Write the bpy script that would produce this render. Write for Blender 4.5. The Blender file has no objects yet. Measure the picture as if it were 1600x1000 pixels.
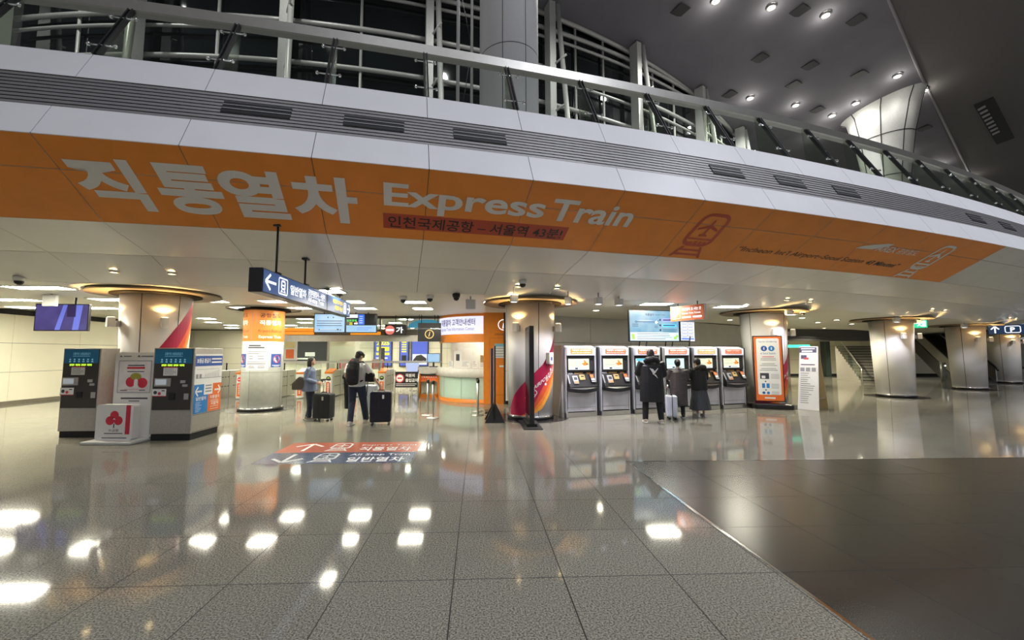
import bpy, math, random
from math import sin, cos, pi, radians, degrees, atan2, hypot, sqrt
random.seed(7)
S = bpy.context.scene
COL = S.collection

# ------------------------------------------------------------------ camera
F_PX, EYE = 645.0, 1.70
cam_d = bpy.data.cameras.new('camera')
cam_d.sensor_width = 36.0
cam_d.lens = F_PX / 1600.0 * 36.0
cam_d.shift_x = 26.0 / 1600.0
cam_d.clip_start, cam_d.clip_end = 0.05, 400
cam = bpy.data.objects.new('camera', cam_d)
COL.objects.link(cam)
pitch = math.atan(53.0 / F_PX)
yaw = math.atan(27.0 * cos(pitch) / F_PX)
cam.location = (0, 0, EYE)
cam.rotation_euler = (pi / 2 + pitch, 0, -yaw)
S.camera = cam

# ------------------------------------------------------------------ world, exposure
S.view_settings.view_transform = 'Standard'
S.view_settings.look = 'None'
S.view_settings.gamma = 1.0
S.view_settings.exposure = 0.40
S.view_settings.use_curve_mapping = False
W = bpy.data.worlds.new('hall_ambient')  # grey ambient fill, stands in for the unseen lit hall
S.world = W
W.use_nodes = True
W.node_tree.nodes['Background'].inputs[0].default_value = (0.36, 0.355, 0.36, 1)
W.node_tree.nodes['Background'].inputs[1].default_value = 0.50

# ------------------------------------------------------------------ the great circle of the balcony
CX, CY, RR = -20.512, 108.141, 103.976
def PO(th, r, z):                      # th in degrees along the balcony, r metres inward from its nose
    a = radians(th)
    return (CX + (RR - r) * sin(a), CY - (RR - r) * cos(a), z)

# added lamps: unseen fill spots for the great hall, in rows under the high roof
def roof_z(x, y):
    return 30.0 - 0.15 * (y - 35.6)
def lamp(name, kind, loc, power, col, size=0.3, angle=None, blend=0.4, target=None, parent=None):
    d = bpy.data.lights.new(name, kind)
    d.energy = power
    d.color = col
    if kind == 'SPOT':
        d.shadow_soft_size = size
        d.spot_size = radians(angle)
        d.spot_blend = blend
    elif kind == 'POINT':
        d.shadow_soft_size = size
    elif kind == 'AREA':
        d.shape = 'DISK'
        d.size = size
    o = bpy.data.objects.new(name, d)
    COL.objects.link(o)
    o.location = loc
    if target:
        from mathutils import Vector
        v = Vector(target) - Vector(loc)
        o.rotation_euler = v.to_track_quat('-Z', 'Y').to_euler()
    if parent:
        o.parent = parent
    return o
HALL_K = 0.80
for (lx, ly, k) in [(-16, -14, .22), (-4, -16, .34), (8, -14, .62), (20, -10, 1.2), (32, -4, 1.4), (-10, -4, .2), (2, -5, .38),
                    (14, -2, 1.0), (26, 4, 1.4), (38, 10, 1.3)]:
    lamp('hall_fill_beam', 'SPOT', (lx, ly, roof_z(lx, ly) - 0.4), 5200 * k * HALL_K, (0.87, 0.90, 1.0), 0.5, 110, 0.8,
         target=(lx, ly + 3, 0))

for (lx, ly, p_) in [(4, -34, 2500), (30, -33, 26000)]:  # two added unseen spots, lighting the columns from the hall side
    lamp('hall_front_fill_beam', 'SPOT', (lx, ly, roof_z(lx, ly) - 0.5), p_, (0.86, 0.89, 1.0), 0.6, 70, 0.8, target=(lx * .5 + 6, 14, 1))

# ------------------------------------------------------------------ materials (all node based)
MATS = {}
def M(name, col, rough=0.5, metal=0.0, emit=0.0, ecol=None, var=0.06, scale=8.0, bump=0.0, coat=0.0, spec=0.5, aniso=None):
    if name in MATS:
        return MATS[name]
    m = bpy.data.materials.new(name)
    m.use_nodes = True
    nt = m.node_tree
    b = nt.nodes['Principled BSDF']
    b.inputs['Roughness'].default_value = rough
    b.inputs['Metallic'].default_value = metal
    b.inputs['Coat Weight'].default_value = coat
    b.inputs['Specular IOR Level'].default_value = spec
    tc = nt.nodes.new('ShaderNodeTexCoord')
    nz = nt.nodes.new('ShaderNodeTexNoise')
    nz.inputs['Scale'].default_value = scale
    nz.inputs['Detail'].default_value = 3
    mp = nt.nodes.new('ShaderNodeMapping')
    if aniso:
        mp.inputs['Scale'].default_value = aniso
    nt.links.new(tc.outputs['Object'], mp.inputs[0])
    nt.links.new(mp.outputs[0], nz.inputs['Vector'])
    r = nt.nodes.new('ShaderNodeValToRGB')
    r.color_ramp.elements[0].position, r.color_ramp.elements[1].position = 0.3, 0.7
    r.color_ramp.elements[0].color = [max(0, c * (1 - var)) for c in col] + [1]
    r.color_ramp.elements[1].color = [min(1, c * (1 + var)) for c in col] + [1]
    nt.links.new(nz.outputs['Fac'], r.inputs[0])
    nt.links.new(r.outputs[0], b.inputs['Base Color'])
    if bump:
        bp = nt.nodes.new('ShaderNodeBump')
        bp.inputs['Strength'].default_value = bump
        bp.inputs['Distance'].default_value = 0.01
        nt.links.new(nz.outputs['Fac'], bp.inputs['Height'])
        nt.links.new(bp.outputs[0], b.inputs['Normal'])
    if emit:
        b.inputs['Emission Color'].default_value = list(ecol or col) + [1]
        b.inputs['Emission Strength'].default_value = emit
    MATS[name] = m
    return m

def glass_mat(name, tint, gloss=0.12, rough=0.02, trans=1.0):
    if name in MATS:
        return MATS[name]
    m = bpy.data.materials.new(name)
    m.use_nodes = True
    nt = m.node_tree
    nt.nodes.clear()
    out = nt.nodes.new('ShaderNodeOutputMaterial')
    tr = nt.nodes.new('ShaderNodeBsdfTransparent')
    tr.inputs[0].default_value = list(tint) + [1]
    gl = nt.nodes.new('ShaderNodeBsdfGlossy')
    gl.inputs['Roughness'].default_value = rough
    gl.inputs[0].default_value = (0.9, 0.95, 0.93, 1)
    lw = nt.nodes.new('ShaderNodeLayerWeight')
    lw.inputs[0].default_value = 0.5
    pw_ = nt.nodes.new('ShaderNodeMath')
    pw_.operation = 'POWER'
    pw_.inputs[1].default_value = 5.0
    nt.links.new(lw.outputs['Facing'], pw_.inputs[0])
    ad = nt.nodes.new('ShaderNodeMath')
    ad.operation = 'MULTIPLY_ADD'
    ad.inputs[1].default_value = 0.8
    ad.inputs[2].default_value = gloss
    nt.links.new(pw_.outputs[0], ad.inputs[0])
    mx = nt.nodes.new('ShaderNodeMixShader')
    nt.links.new(ad.outputs[0], mx.inputs[0])
    nt.links.new(tr.outputs[0], mx.inputs[1])
    nt.links.new(gl.outputs[0], mx.inputs[2])
    nt.links.new(mx.outputs[0], out.inputs[0])
    MATS[name] = m
    return m

TILE, TX, TY = 0.834, 0.655, 3.28
def granite(name, c_lo, c_hi, rough, joint, jw, grain=95.0, spec=0.5):
    m = bpy.data.materials.new(name)
    m.use_nodes = True
    nt = m.node_tree
    N, Lk = nt.nodes, nt.links
    b = N['Principled BSDF']
    b.inputs['Specular IOR Level'].default_value = spec
    geo = N.new('ShaderNodeNewGeometry')
    nz = N.new('ShaderNodeTexNoise')
    nz.inputs['Scale'].default_value = grain
    nz.inputs['Detail'].default_value = 2.0
    nz.inputs['Roughness'].default_value = 0.7
    Lk.new(geo.outputs['Position'], nz.inputs['Vector'])
    rp = N.new('ShaderNodeValToRGB')
    rp.color_ramp.elements[0].position, rp.color_ramp.elements[1].position = 0.36, 0.62
    rp.color_ramp.elements[0].color = list(c_lo) + [1]
    rp.color_ramp.elements[1].color = list(c_hi) + [1]
    Lk.new(nz.outputs['Fac'], rp.inputs[0])
    sep = N.new('ShaderNodeSeparateXYZ')
    Lk.new(geo.outputs['Position'], sep.inputs[0])
    def math(op, a, bb=None):
        n = N.new('ShaderNodeMath')
        n.operation = op
        for i, v in enumerate((a, bb)):
            if v is None:
                continue
            if isinstance(v, (int, float)):
                n.inputs[i].default_value = v
            else:
                Lk.new(v, n.inputs[i])
        return n.outputs[0]
    dist, cell = [], []
    for ax, off in (('X', TX), ('Y', TY)):
        u = math('DIVIDE', math('SUBTRACT', sep.outputs[ax], off), TILE)
        fl = math('FLOOR', u)
        fr = math('SUBTRACT', u, fl)
        dist.append(math('SUBTRACT', 0.5, math('ABSOLUTE', math('SUBTRACT', fr, 0.5))))
        cell.append(fl)
    d = math('MULTIPLY', math('MINIMUM', dist[0], dist[1]), TILE)
    line = math('LESS_THAN', d, jw)
    wn = N.new('ShaderNodeTexWhiteNoise')
    wn.noise_dimensions = '2D'
    cb = N.new('ShaderNodeCombineXYZ')
    Lk.new(cell[0], cb.inputs[0])
    Lk.new(cell[1], cb.inputs[1])
    Lk.new(cb.outputs[0], wn.inputs['Vector'])
    hv = N.new('ShaderNodeHueSaturation')
    Lk.new(rp.outputs[0], hv.inputs['Color'])
    Lk.new(math('ADD', math('MULTIPLY', wn.outputs['Value'], 0.12), 0.94), hv.inputs['Value'])
    mx = N.new('ShaderNodeMixRGB')
    Lk.new(line, mx.inputs[0])
    Lk.new(hv.outputs[0], mx.inputs[1])
    mx.inputs[2].default_value = list(joint) + [1]
    Lk.new(mx.outputs[0], b.inputs['Base Color'])
    r2 = math('ADD', math('MULTIPLY', line, 0.4), math('ADD', rough, math('MULTIPLY', nz.outputs['Fac'], 0.03)))
    Lk.new(r2, b.inputs['Roughness'])
    MATS[name] = m
    return m

white_panel = M('white_coated_panel', (0.78, 0.78, 0.79), 0.38, var=0.02, scale=2)
soffit_m = M('satin_white_soffit', (0.74, 0.73, 0.69), 0.30, var=0.03, scale=1.2, coat=0.12)
orange_film = M('orange_film', (0.93, 0.31, 0.034), 0.42, var=0.04, scale=3)
red_film = M('red_film', (0.55, 0.075, 0.03), 0.45, var=0.03)
white_film = M('white_film', (0.86, 0.85, 0.83), 0.45, var=0.01)
black_film = M('black_film', (0.012, 0.01, 0.01), 0.4)
dark_gap = M('dark_joint', (0.02, 0.02, 0.02), 0.8)
grey_louver = M('grey_louvre_metal', (0.30, 0.29, 0.29), 0.42, metal=0.5, var=0.05)
steel = M('brushed_steel', (0.62, 0.61, 0.59), 0.28, metal=1.0, var=0.05, scale=30, aniso=(1, 1, 0.05))
steel_dull = M('dull_steel', (0.48, 0.46, 0.43), 0.42, metal=0.55, var=0.06, scale=20)
chrome = M('chrome', (0.80, 0.80, 0.80), 0.10, metal=1.0, var=0.01)
black_plastic = M('black_plastic', (0.012, 0.012, 0.013), 0.32)
black_matte = M('black_matte', (0.014, 0.014, 0.015), 0.7)
charcoal = M('charcoal_metal', (0.035, 0.034, 0.034), 0.4, metal=0.3)
white_plastic = M('white_plastic', (0.80, 0.80, 0.78), 0.4, var=0.02)
white_paint = M('white_painted_steel', (0.62, 0.64, 0.63), 0.45, var=0.04)
paper = M('paper', (0.82, 0.83, 0.82), 0.6, var=0.02)
grey_print = M('grey_print', (0.30, 0.31, 0.33), 0.6)
dark_print = M('dark_print', (0.05, 0.055, 0.07), 0.6)
blue_print = M('blue_print', (0.03, 0.10, 0.40), 0.5)
sky_print = M('sky_blue_print', (0.02, 0.22, 0.60), 0.45)
orange_print = M('orange_print', (0.80, 0.17, 0.03), 0.45)
red_print = M('red_print', (0.62, 0.03, 0.06), 0.45)
magenta_film = M('crimson_film', (0.43, 0.012, 0.065), 0.35, var=0.05)
redorange_film = M('vermilion_film', (0.72, 0.10, 0.035), 0.35)
amber_film = M('amber_film', (0.83, 0.36, 0.04), 0.35)
cream_wall = M('cream_wall_panel', (0.86, 0.83, 0.67), 0.30, var=0.02, scale=1.5)
grey_wall = M('grey_metal_wall_panel', (0.64, 0.64, 0.63), 0.36, metal=0.2, var=0.04, scale=2)
ceiling_m = M('cream_ceiling', (0.70, 0.68, 0.60), 0.42, var=0.03, scale=1.0)
roof_m = M('grey_roof', (0.165, 0.158, 0.18), 0.75, var=0.05, scale=0.5)
panel_light = M('ceiling_panel_light', (0.9, 0.9, 0.85), 0.5, emit=52.0, ecol=(1.0, 0.95, 0.78))
warm_light = M('warm_lamp_glow', (1.0, 0.8, 0.45), 0.5, emit=18.0, ecol=(1.0, 0.74, 0.36))
cool_light = M('cool_lamp_glow', (1.0, 1.0, 0.95), 0.5, emit=60.0, ecol=(1.0, 0.98, 0.90))
rail_glass = glass_mat('balustrade_glass', (0.86, 0.91, 0.88), 0.02)
fin_glass = glass_mat('green_fin_glass', (0.74, 0.77, 0.71), 0.08, 0.15)
night_glass = glass_mat('night_glass', (0.10, 0.12, 0.12), 0.07)
clear_glass = glass_mat('clear_partition_glass', (0.90, 0.94, 0.92), 0.07)
mint_glass = M('frosted_mint_glass', (0.50, 0.68, 0.58), 0.18, var=0.02, coat=0.4)

# ------------------------------------------------------------------ mesh building helpers
_GL = {}
def glyphs(body, off=0.0, shear=0.0, res=3):
    key = (body, off, shear, res)
    if key in _GL:
        return _GL[key]
    c = bpy.data.curves.new('t', 'FONT')
    c.body = body
    c.size = 1.0
    c.offset = off
    c.shear = shear
    c.resolution_u = res
    c.fill_mode = 'FRONT'
    o = bpy.data.objects.new('t', c)
    COL.objects.link(o)
    dg = bpy.context.evaluated_depsgraph_get()
    me = bpy.data.meshes.new_from_object(o.evaluated_get(dg), depsgraph=dg)
    vs = [(v.co.x, v.co.y) for v in me.vertices]
    fs = [tuple(p.vertices) for p in me.polygons]
    bpy.data.objects.remove(o)
    bpy.data.curves.remove(c)
    bpy.data.meshes.remove(me)
    xs, ys = [v[0] for v in vs] or [0], [v[1] for v in vs] or [0]
    _GL[key] = (vs, fs, (min(xs), min(ys), max(xs), max(ys)))
    return _GL[key]

def add3(a, b): return (a[0] + b[0], a[1] + b[1], a[2] + b[2])
def sub3(a, b): return (a[0] - b[0], a[1] - b[1], a[2] - b[2])
def mul3(a, k): return (a[0] * k, a[1] * k, a[2] * k)
def cross3(a, b): return (a[1] * b[2] - a[2] * b[1], a[2] * b[0] - a[0] * b[2], a[0] * b[1] - a[1] * b[0])
def dot3(a, b): return a[0] * b[0] + a[1] * b[1] + a[2] * b[2]
def nrm3(a):
    l = sqrt(dot3(a, a)) or 1
    return (a[0] / l, a[1] / l, a[2] / l)

class MB:
    def __init__(s):
        s.v, s.f, s.mi, s.sm = [], [], [], []
    def face(s, idx, mi=0, sm=False):
        s.f.append(tuple(idx)); s.mi.append(mi); s.sm.append(sm)
    def poly(s, pts, mi=0):
        n = len(s.v); s.v += [tuple(p) for p in pts]
        s.face(range(n, n + len(pts)), mi)
        return s
    def box(s, c, d, rz=0.0, mi=0, tilt=0.0):
        hx, hy, hz = d[0] / 2, d[1] / 2, d[2] / 2
        n = len(s.v)
        cr, sr, ct, st = cos(rz), sin(rz), cos(tilt), sin(tilt)
        for z in (-hz, hz):
            for (x, y) in ((-hx, -hy), (hx, -hy), (hx, hy), (-hx, hy)):
                y2, z2 = y * ct - z * st, y * st + z * ct
                s.v.append((c[0] + x * cr - y2 * sr, c[1] + x * sr + y2 * cr, c[2] + z2))
        for q in ((0, 3, 2, 1), (4, 5, 6, 7), (0, 1, 5, 4), (1, 2, 6, 5), (2, 3, 7, 6), (3, 0, 4, 7)):
            s.face([n + i for i in q], mi)
        return s
    def span(s, a, b, mi=0):
        return s.box([(a[i] + b[i]) / 2 for i in range(3)], [abs(b[i] - a[i]) for i in range(3)], mi=mi)
    def prism(s, pts, vec, mi=0):           # extrude a 3-D outline along vec
        n = len(s.v); k = len(pts)
        s.v += [tuple(p) for p in pts] + [add3(p, vec) for p in pts]
        s.face(list(range(n + k - 1, n - 1, -1)), mi)
        s.face(range(n + k, n + 2 * k), mi)
        for i in range(k):
            j = (i + 1) % k
            s.face((n + i, n + j, n + k + j, n + k + i), mi)
        return s
    def tube(s, path, rad, n=8, mi=0, caps=True, sm=True, squash=None):
        path = [tuple(p) for p in path]
        if isinstance(rad, (int, float)):
            rad = [rad] * len(path)
        t0 = nrm3(sub3(path[1], path[0]))
        ref = (0, 0, 1) if abs(t0[2]) < 0.9 else (1, 0, 0)
        base = len(s.v)
        side = nrm3(cross3(ref, t0))
        for i, p in enumerate(path):
            a = path[max(0, i - 1)]; b = path[min(len(path) - 1, i + 1)]
            t = nrm3(sub3(b, a))
            side = nrm3(sub3(side, mul3(t, dot3(side, t))))
            up = cross3(t, side)
            r = rad[i]
            ra, rb = r if isinstance(r, (tuple, list)) else (r, r)
            for k in range(n):
                an = 2 * pi * k / n
                s.v.append(add3(p, add3(mul3(side, ra * cos(an)), mul3(up, rb * sin(an)))))
        for i in range(len(path) - 1):
            for k in range(n):
                k2 = (k + 1) % n
                s.face((base + i * n + k, base + i * n + k2, base + (i + 1) * n + k2, base + (i + 1) * n + k), mi, sm)
        if caps:
            s.face([base + k for k in range(n - 1, -1, -1)], mi)
            e = base + (len(path) - 1) * n
            s.face([e + k for k in range(n)], mi)
        return s
    def cyl(s, c, r, h, n=24, mi=0, r2=None):
        return s.lathe([(r, 0), (r if r2 is None else r2, h)], c, n, mi, caps=True)
    def lathe(s, prof, c=(0, 0, 0), n=32, mi=0, caps=True, a0=0.0, a1=2 * pi, sm=True, sx=1.0, sy=1.0):
        full = abs(a1 - a0 - 2 * pi) < 1e-6
        m = n if full else n + 1
        base = len(s.v)
        for (r, z) in prof:
            for k in range(m):
                a = a0 + (a1 - a0) * k / n
                s.v.append((c[0] + sx * r * cos(a), c[1] + sy * r * sin(a), c[2] + z))
        for i in range(len(prof) - 1):
            for k in range(n):
                k2 = (k + 1) % m
                s.face((base + i * m + k, base + i * m + k2, base + (i + 1) * m + k2, base + (i + 1) * m + k), mi, sm)
        if caps and full:
            s.face([base + k for k in range(m - 1, -1, -1)], mi)
            e = base + (len(prof) - 1) * m
            s.face([e + k for k in range(m)], mi)
        return s
    def ball(s, c, r, n=14, mi=0, m=8):
        if isinstance(r, (int, float)):
            r = (r, r, r)
        prof = [(sin(pi * i / m), -cos(pi * i / m)) for i in range(m + 1)]
        prof[0] = (0.02, -1); prof[-1] = (0.02, 1)
        base = len(s.v)
        s.lathe(prof, (0, 0, 0), n, mi)
        for i in range(base, len(s.v)):
            v = s.v[i]
            s.v[i] = (c[0] + v[0] * r[0], c[1] + v[1] * r[1], c[2] + v[2] * r[2])
        return s
    def strip(s, t0, t1, n, a, b, mi=0):    # band along the balcony arc from profile point a to b (r, z)
        base = len(s.v)
        for i in range(n + 1):
            t = t0 + (t1 - t0) * i / n
            s.v.append(PO(t, *a)); s.v.append(PO(t, *b))
        for i in range(n):
            k = base + 2 * i
            s.face((k, k + 1, k + 3, k + 2), mi)
        return s
    def arcbar(s, t0, t1, n, prof, mi=0):   # closed profile [(r, z)...] swept along the arc
        base = len(s.v); k = len(prof)
        for i in range(n + 1):
            t = t0 + (t1 - t0) * i / n
            for p in prof:
                s.v.append(PO(t, *p))
        for i in range(n):
            for j in range(k):
                j2 = (j + 1) % k
                s.face((base + i * k + j, base + i * k + j2, base + (i + 1) * k + j2, base + (i + 1) * k + j), mi)
        s.face([base + j for j in range(k - 1, -1, -1)], mi)
        e = base + n * k
        s.face([e + j for j in range(k)], mi)
        return s
    def text(s, body, org, ux, uz, w=None, h=None, mi=0, off=0.0, align='l', fn=None, shear=0.0, res=3):
        vs, fs, bb = glyphs(body, off, shear, res)
        bw, bh = max(1e-6, bb[2] - bb[0]), max(1e-6, bb[3] - bb[1])
        kx = w / bw if w else h / bh
        ky = h / bh if h else w / bw
        dx = {'l': 0, 'c': -bw * kx / 2, 'r': -bw * kx}[align]
        n = len(s.v)
        for (x, y) in vs:
            u, v = (x - bb[0]) * kx + dx, (y - bb[1]) * ky
            s.v.append(fn(u, v) if fn else add3(org, add3(mul3(ux, u), mul3(uz, v))))
        for f in fs:
            s.face([n + i for i in f], mi)
        return s
    # flat rectangle in a local x-z plane facing -Y
    def rect(s, x0, z0, x1, z1, y, mi=0):
        return s.poly([(x0, y, z0), (x1, y, z0), (x1, y, z1), (x0, y, z1)], mi)
    def bars(s, x0, z1, w, n, pitch, th, y, mi=0, rag=0.3, seed=1):   # rows of small print too fine to read
        rnd = random.Random(seed)
        for i in range(n):
            z = z1 - i * pitch
            s.rect(x0, z - th, x0 + w * (1 - rag * rnd.random()), z, y, mi)
        return s
    def build(s, name, mats, parent=None, bevel=0.0, loc=None, rz=0.0):
        me = bpy.data.meshes.new(name)
        me.from_pydata(s.v, [], s.f)
        me.validate()
        if len(me.polygons) == len(s.f):
            me.polygons.foreach_set('material_index', s.mi)
            me.polygons.foreach_set('use_smooth', s.sm)
        for m in (mats if isinstance(mats, (list, tuple)) else [mats]):
            me.materials.append(m)
        me.update()
        o = bpy.data.objects.new(name, me)
        COL.objects.link(o)
        if parent is not None:
            o.parent = parent
        if loc:
            o.location = loc
        if rz:
            o.rotation_euler = (0, 0, rz)
        if bevel:
            bv = o.modifiers.new('bevel', 'BEVEL')
            bv.width = bevel
            bv.segments = 2
            bv.limit_method = 'ANGLE'
            bv.angle_limit = radians(40)
        return o

def tag(o, label, cat, group=None, kind=None):
    if label: o['label'] = label
    if cat: o['category'] = cat
    if group: o['group'] = group
    if kind: o['kind'] = kind
    return o
def thing(name, label, cat, loc=(0, 0, 0), rz=0.0, group=None):
    o = bpy.data.objects.new(name, None)
    o.empty_display_size = 0.1
    COL.objects.link(o)
    o.location = loc
    o.rotation_euler = (0, 0, rz)
    return tag(o, label, cat, group)
def struct(mb, name, mats, label=None, parent=None):
    o = mb.build(name, mats, parent)
    if parent is None:
        o['kind'] = 'structure'
        if label: o['label'] = label
    return o
def sroot(name, label=None):
    o = bpy.data.objects.new(name, None)
    COL.objects.link(o)
    o['kind'] = 'structure'
    if label: o['label'] = label
    return o
def copy_tree(o, parent=None):
    c = o.copy()
    COL.objects.link(c)
    if parent is not None:
        c.parent = parent
    for ch in list(o.children):
        copy_tree(ch, c)
    return c
X3, Z3 = (1, 0, 0), (0, 0, 1)
def disc(mb, cx, cz, r, y, mi=0, n=20, sx=1.0):
    return mb.poly([(cx + sx * r * cos(2 * pi * k / n), y, cz + r * sin(2 * pi * k / n)) for k in range(n)], mi)
def ring(mb, cx, cz, r0, r1, y, mi=0, n=24, a0=0.0, a1=2 * pi):
    for k in range(n):
        a, b = a0 + (a1 - a0) * k / n, a0 + (a1 - a0) * (k + 1) / n
        mb.poly([(cx + r0 * cos(a), y, cz + r0 * sin(a)), (cx + r1 * cos(a), y, cz + r1 * sin(a)),
                 (cx + r1 * cos(b), y, cz + r1 * sin(b)), (cx + r0 * cos(b), y, cz + r0 * sin(b))], mi)
    return mb
def seg(mb, x0, z0, x1, z1, w, y, mi=0):     # thick line in an x-z plane
    dx, dz = x1 - x0, z1 - z0
    l = hypot(dx, dz) or 1
    nx, nz = -dz / l * w / 2, dx / l * w / 2
    return mb.poly([(x0 - nx, y, z0 - nz), (x1 - nx, y, z1 - nz), (x1 + nx, y, z1 + nz), (x0 + nx, y, z0 + nz)], mi)
# ================================================================== THE SETTING
granite('granite_floor', (0.088, 0.085, 0.068), (0.385, 0.37, 0.305), 0.05, (0.035, 0.033, 0.03), 0.0045, 80.0, 0.17)
granite('dark_granite_floor', (0.011, 0.011, 0.009), (0.050, 0.048, 0.040), 0.24, (0.006, 0.006, 0.006), 0.003, 120.0)
EX, EY = 2.357, 6.614                    # corner of the dark stone field
m = MB()
for (x0, x1, y0, y1) in ((-45, EX, -30, EY), (-45, 110, EY, 100)):
    m.poly([(x0, y0, 0), (x1, y0, 0), (x1, y1, 0), (x0, y1, 0)])
struct(m, 'floor', MATS['granite_floor'], 'speckled grey polished granite floor tiles')
m = MB().poly([(EX, -30, 0), (110, -30, 0), (110, EY, 0), (EX, EY, 0)])
struct(m, 'floor', MATS['dark_granite_floor'], 'dark stone floor field on the right')
m = MB()
m.span((EX - .012, -30, 0), (EX + .012, EY + .012, .003)).span((EX, EY - .012, 0), (110, EY + .012, .003))
struct(m, 'trim_1', chrome, 'bright metal strip edging the dark stone floor')

# lower ceiling behind the soffit, upper storey floor, high roof
m = MB().strip(-14, 48, 120, (3.55, 3.12), (9.1, 3.12)).strip(-14, 48, 120, (9.1, 3.12), (9.1, 3.24), 1).strip(-14, 48, 120, (9.1, 3.24), (32, 3.24))
struct(m, 'ceiling', [ceiling_m, M('dark_ceiling_edge', (.20, .18, .15), .5)], 'pale low ceiling of the station lobby')
m = MB().arcbar(-14, 48, 120, [(1.3, 6.17), (24.0, 6.17), (24.0, 6.0), (1.3, 6.0)])
struct(m, 'floor', M('upper_floor_stone', (0.35, 0.34, 0.32), 0.4), 'floor of the upper storey behind the balustrade')
m = MB()
def roof_poly(P): return MB().poly([(x, y, roof_z(x, y)) for x, y in P])
struct(roof_poly([(-70, -40), (-63.8, -35), (33.7, 30.38), (152, 110), (-70, 110)]), 'ceiling', roof_m, 'high grey roof over the balcony, left of the pale seam')
struct(roof_poly([(-63.8, -35), (152, -35), (152, 110), (33.7, 30.38)]), 'ceiling', M('brown_grey_roof', (.13, .122, .118), .75), 'high brownish roof right of the pale seam')
# raised seam that crosses the roof
m = MB()
pa, pb = (22, 22.5), (76, 58)
m.tube([(pa[0], pa[1], roof_z(*pa) - .05), (44.78, 37.81, roof_z(44.78, 37.81) - .05), (pb[0], pb[1], roof_z(*pb) - .05)], 0.12, 6)
struct(m, 'trim_2', M('roof_seam', (0.26, 0.25, 0.26), 0.6), 'pale raised seam across the high roof')

# left wall: cream panels with dark joints
def panel_wall(name, p0, p1, zs, width, mat, label, gap=0.012, offset=0.0, back=None):
    L = hypot(p1[0] - p0[0], p1[1] - p0[1])
    ux, uy = (p1[0] - p0[0]) / L, (p1[1] - p0[1]) / L
    ang = atan2(uy, ux)
    nx, ny = uy, -ux
    m = MB()
    m.box(((p0[0] + p1[0]) / 2 - nx * .08, (p0[1] + p1[1]) / 2 - ny * .08, 3.40 / 2), (L, .1, 3.40), ang, 1)
    cuts = [0.0]
    c = offset if offset > 0 else width
    while c < L - .05:
        cuts.append(c); c += width
    cuts.append(L)
    for i in range(len(cuts) - 1):
        a, b = cuts[i] + gap / 2, cuts[i + 1] - gap / 2
        for j in range(len(zs) - 1):
            z0, z1 = zs[j] + gap / 2, zs[j + 1] - gap / 2
            cc = (a + b) / 2
            m.box((p0[0] + ux * cc, p0[1] + uy * cc, (z0 + z1) / 2), (b - a, .06, z1 - z0), ang, 0)
    return struct(m, name, [mat, dark_gap], label)
panel_wall('wall_left', (-15.93, 3.0), (-15.93, 21.0), [0.10, 1.08, 2.07, 3.05], 2.4, cream_wall, 'cream panelled side wall at the far left', offset=2.2)
m = MB().span((-15.90, 3.0, 0), (-15.84, 21.0, .10))
struct(m, 'baseboard_left', M('brown_skirting', (0.16, 0.14, 0.10), 0.4), 'dark skirting along the cream side wall')
panel_wall('wall_back', (-26, 27.0), (4.5, 27.0), [0.10, 1.08, 2.07, 3.2], 1.6, cream_wall, 'cream back wall beyond the fare gates')
pts = [(0.95, 14.05), (2.4, 15.05), (6.4, 17.1), (10.7, 19.55), (15.2, 22.2)]
for i in range(4):
    panel_wall('wall_right', pts[i], pts[i + 1], [0.12, 1.12, 2.12, 3.2], (1.77, 2.25, 2.48, 2.62)[i], grey_wall,
               'grey metal panel wall behind the ticket machines')
panel_wall('wall_right', (15.2, 22.2), (15.6, 31.4), [0.1, 1.1, 2.1, 3.2], 2.3, cream_wall, 'side wall of the passage behind the column')
panel_wall('wall_back', (15.6, 31.4), (38, 31.4), [0.15, 1.25, 2.3, 3.25], 2.9, cream_wall, 'beige wall at the end of the passage')
panel_wall('wall_back', (38, 44), (96, 50), [0.15, 1.25, 2.3, 3.25], 3.2, M('dim_grey_wall', (0.22, 0.22, 0.2), 0.5), 'dim grey wall far at the right')
# dark bulkhead over the passage
m = MB()
m.box((21.5, 25.2, 2.96), (13.0, .5, .88), 0.1)
m.box((21.5, 24.9, 2.74), (13.0, .12, .06), 0.1)
struct(m, 'wall_bulkhead', M('dark_bulkhead', (0.10, 0.10, 0.105), 0.5), 'dark bulkhead band over the passage')
m = MB().box((26.55, 30.6, 1.33), (.42, .42, 2.65))
struct(m, 'trim_3', M('dark_green_post', (0.05, 0.075, 0.07), 0.4), 'dark post at the corner of the passage wall')
m = MB().box((24.0, 31.2, 1.33), (.22, .12, 2.65)).box((23.2, 31.24, 1.45), (1.6, .05, .09))
struct(m, 'door_1', M('door_steel', (0.20, 0.2, 0.19), 0.4, metal=0.5), 'steel framed door in the beige passage wall')

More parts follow.
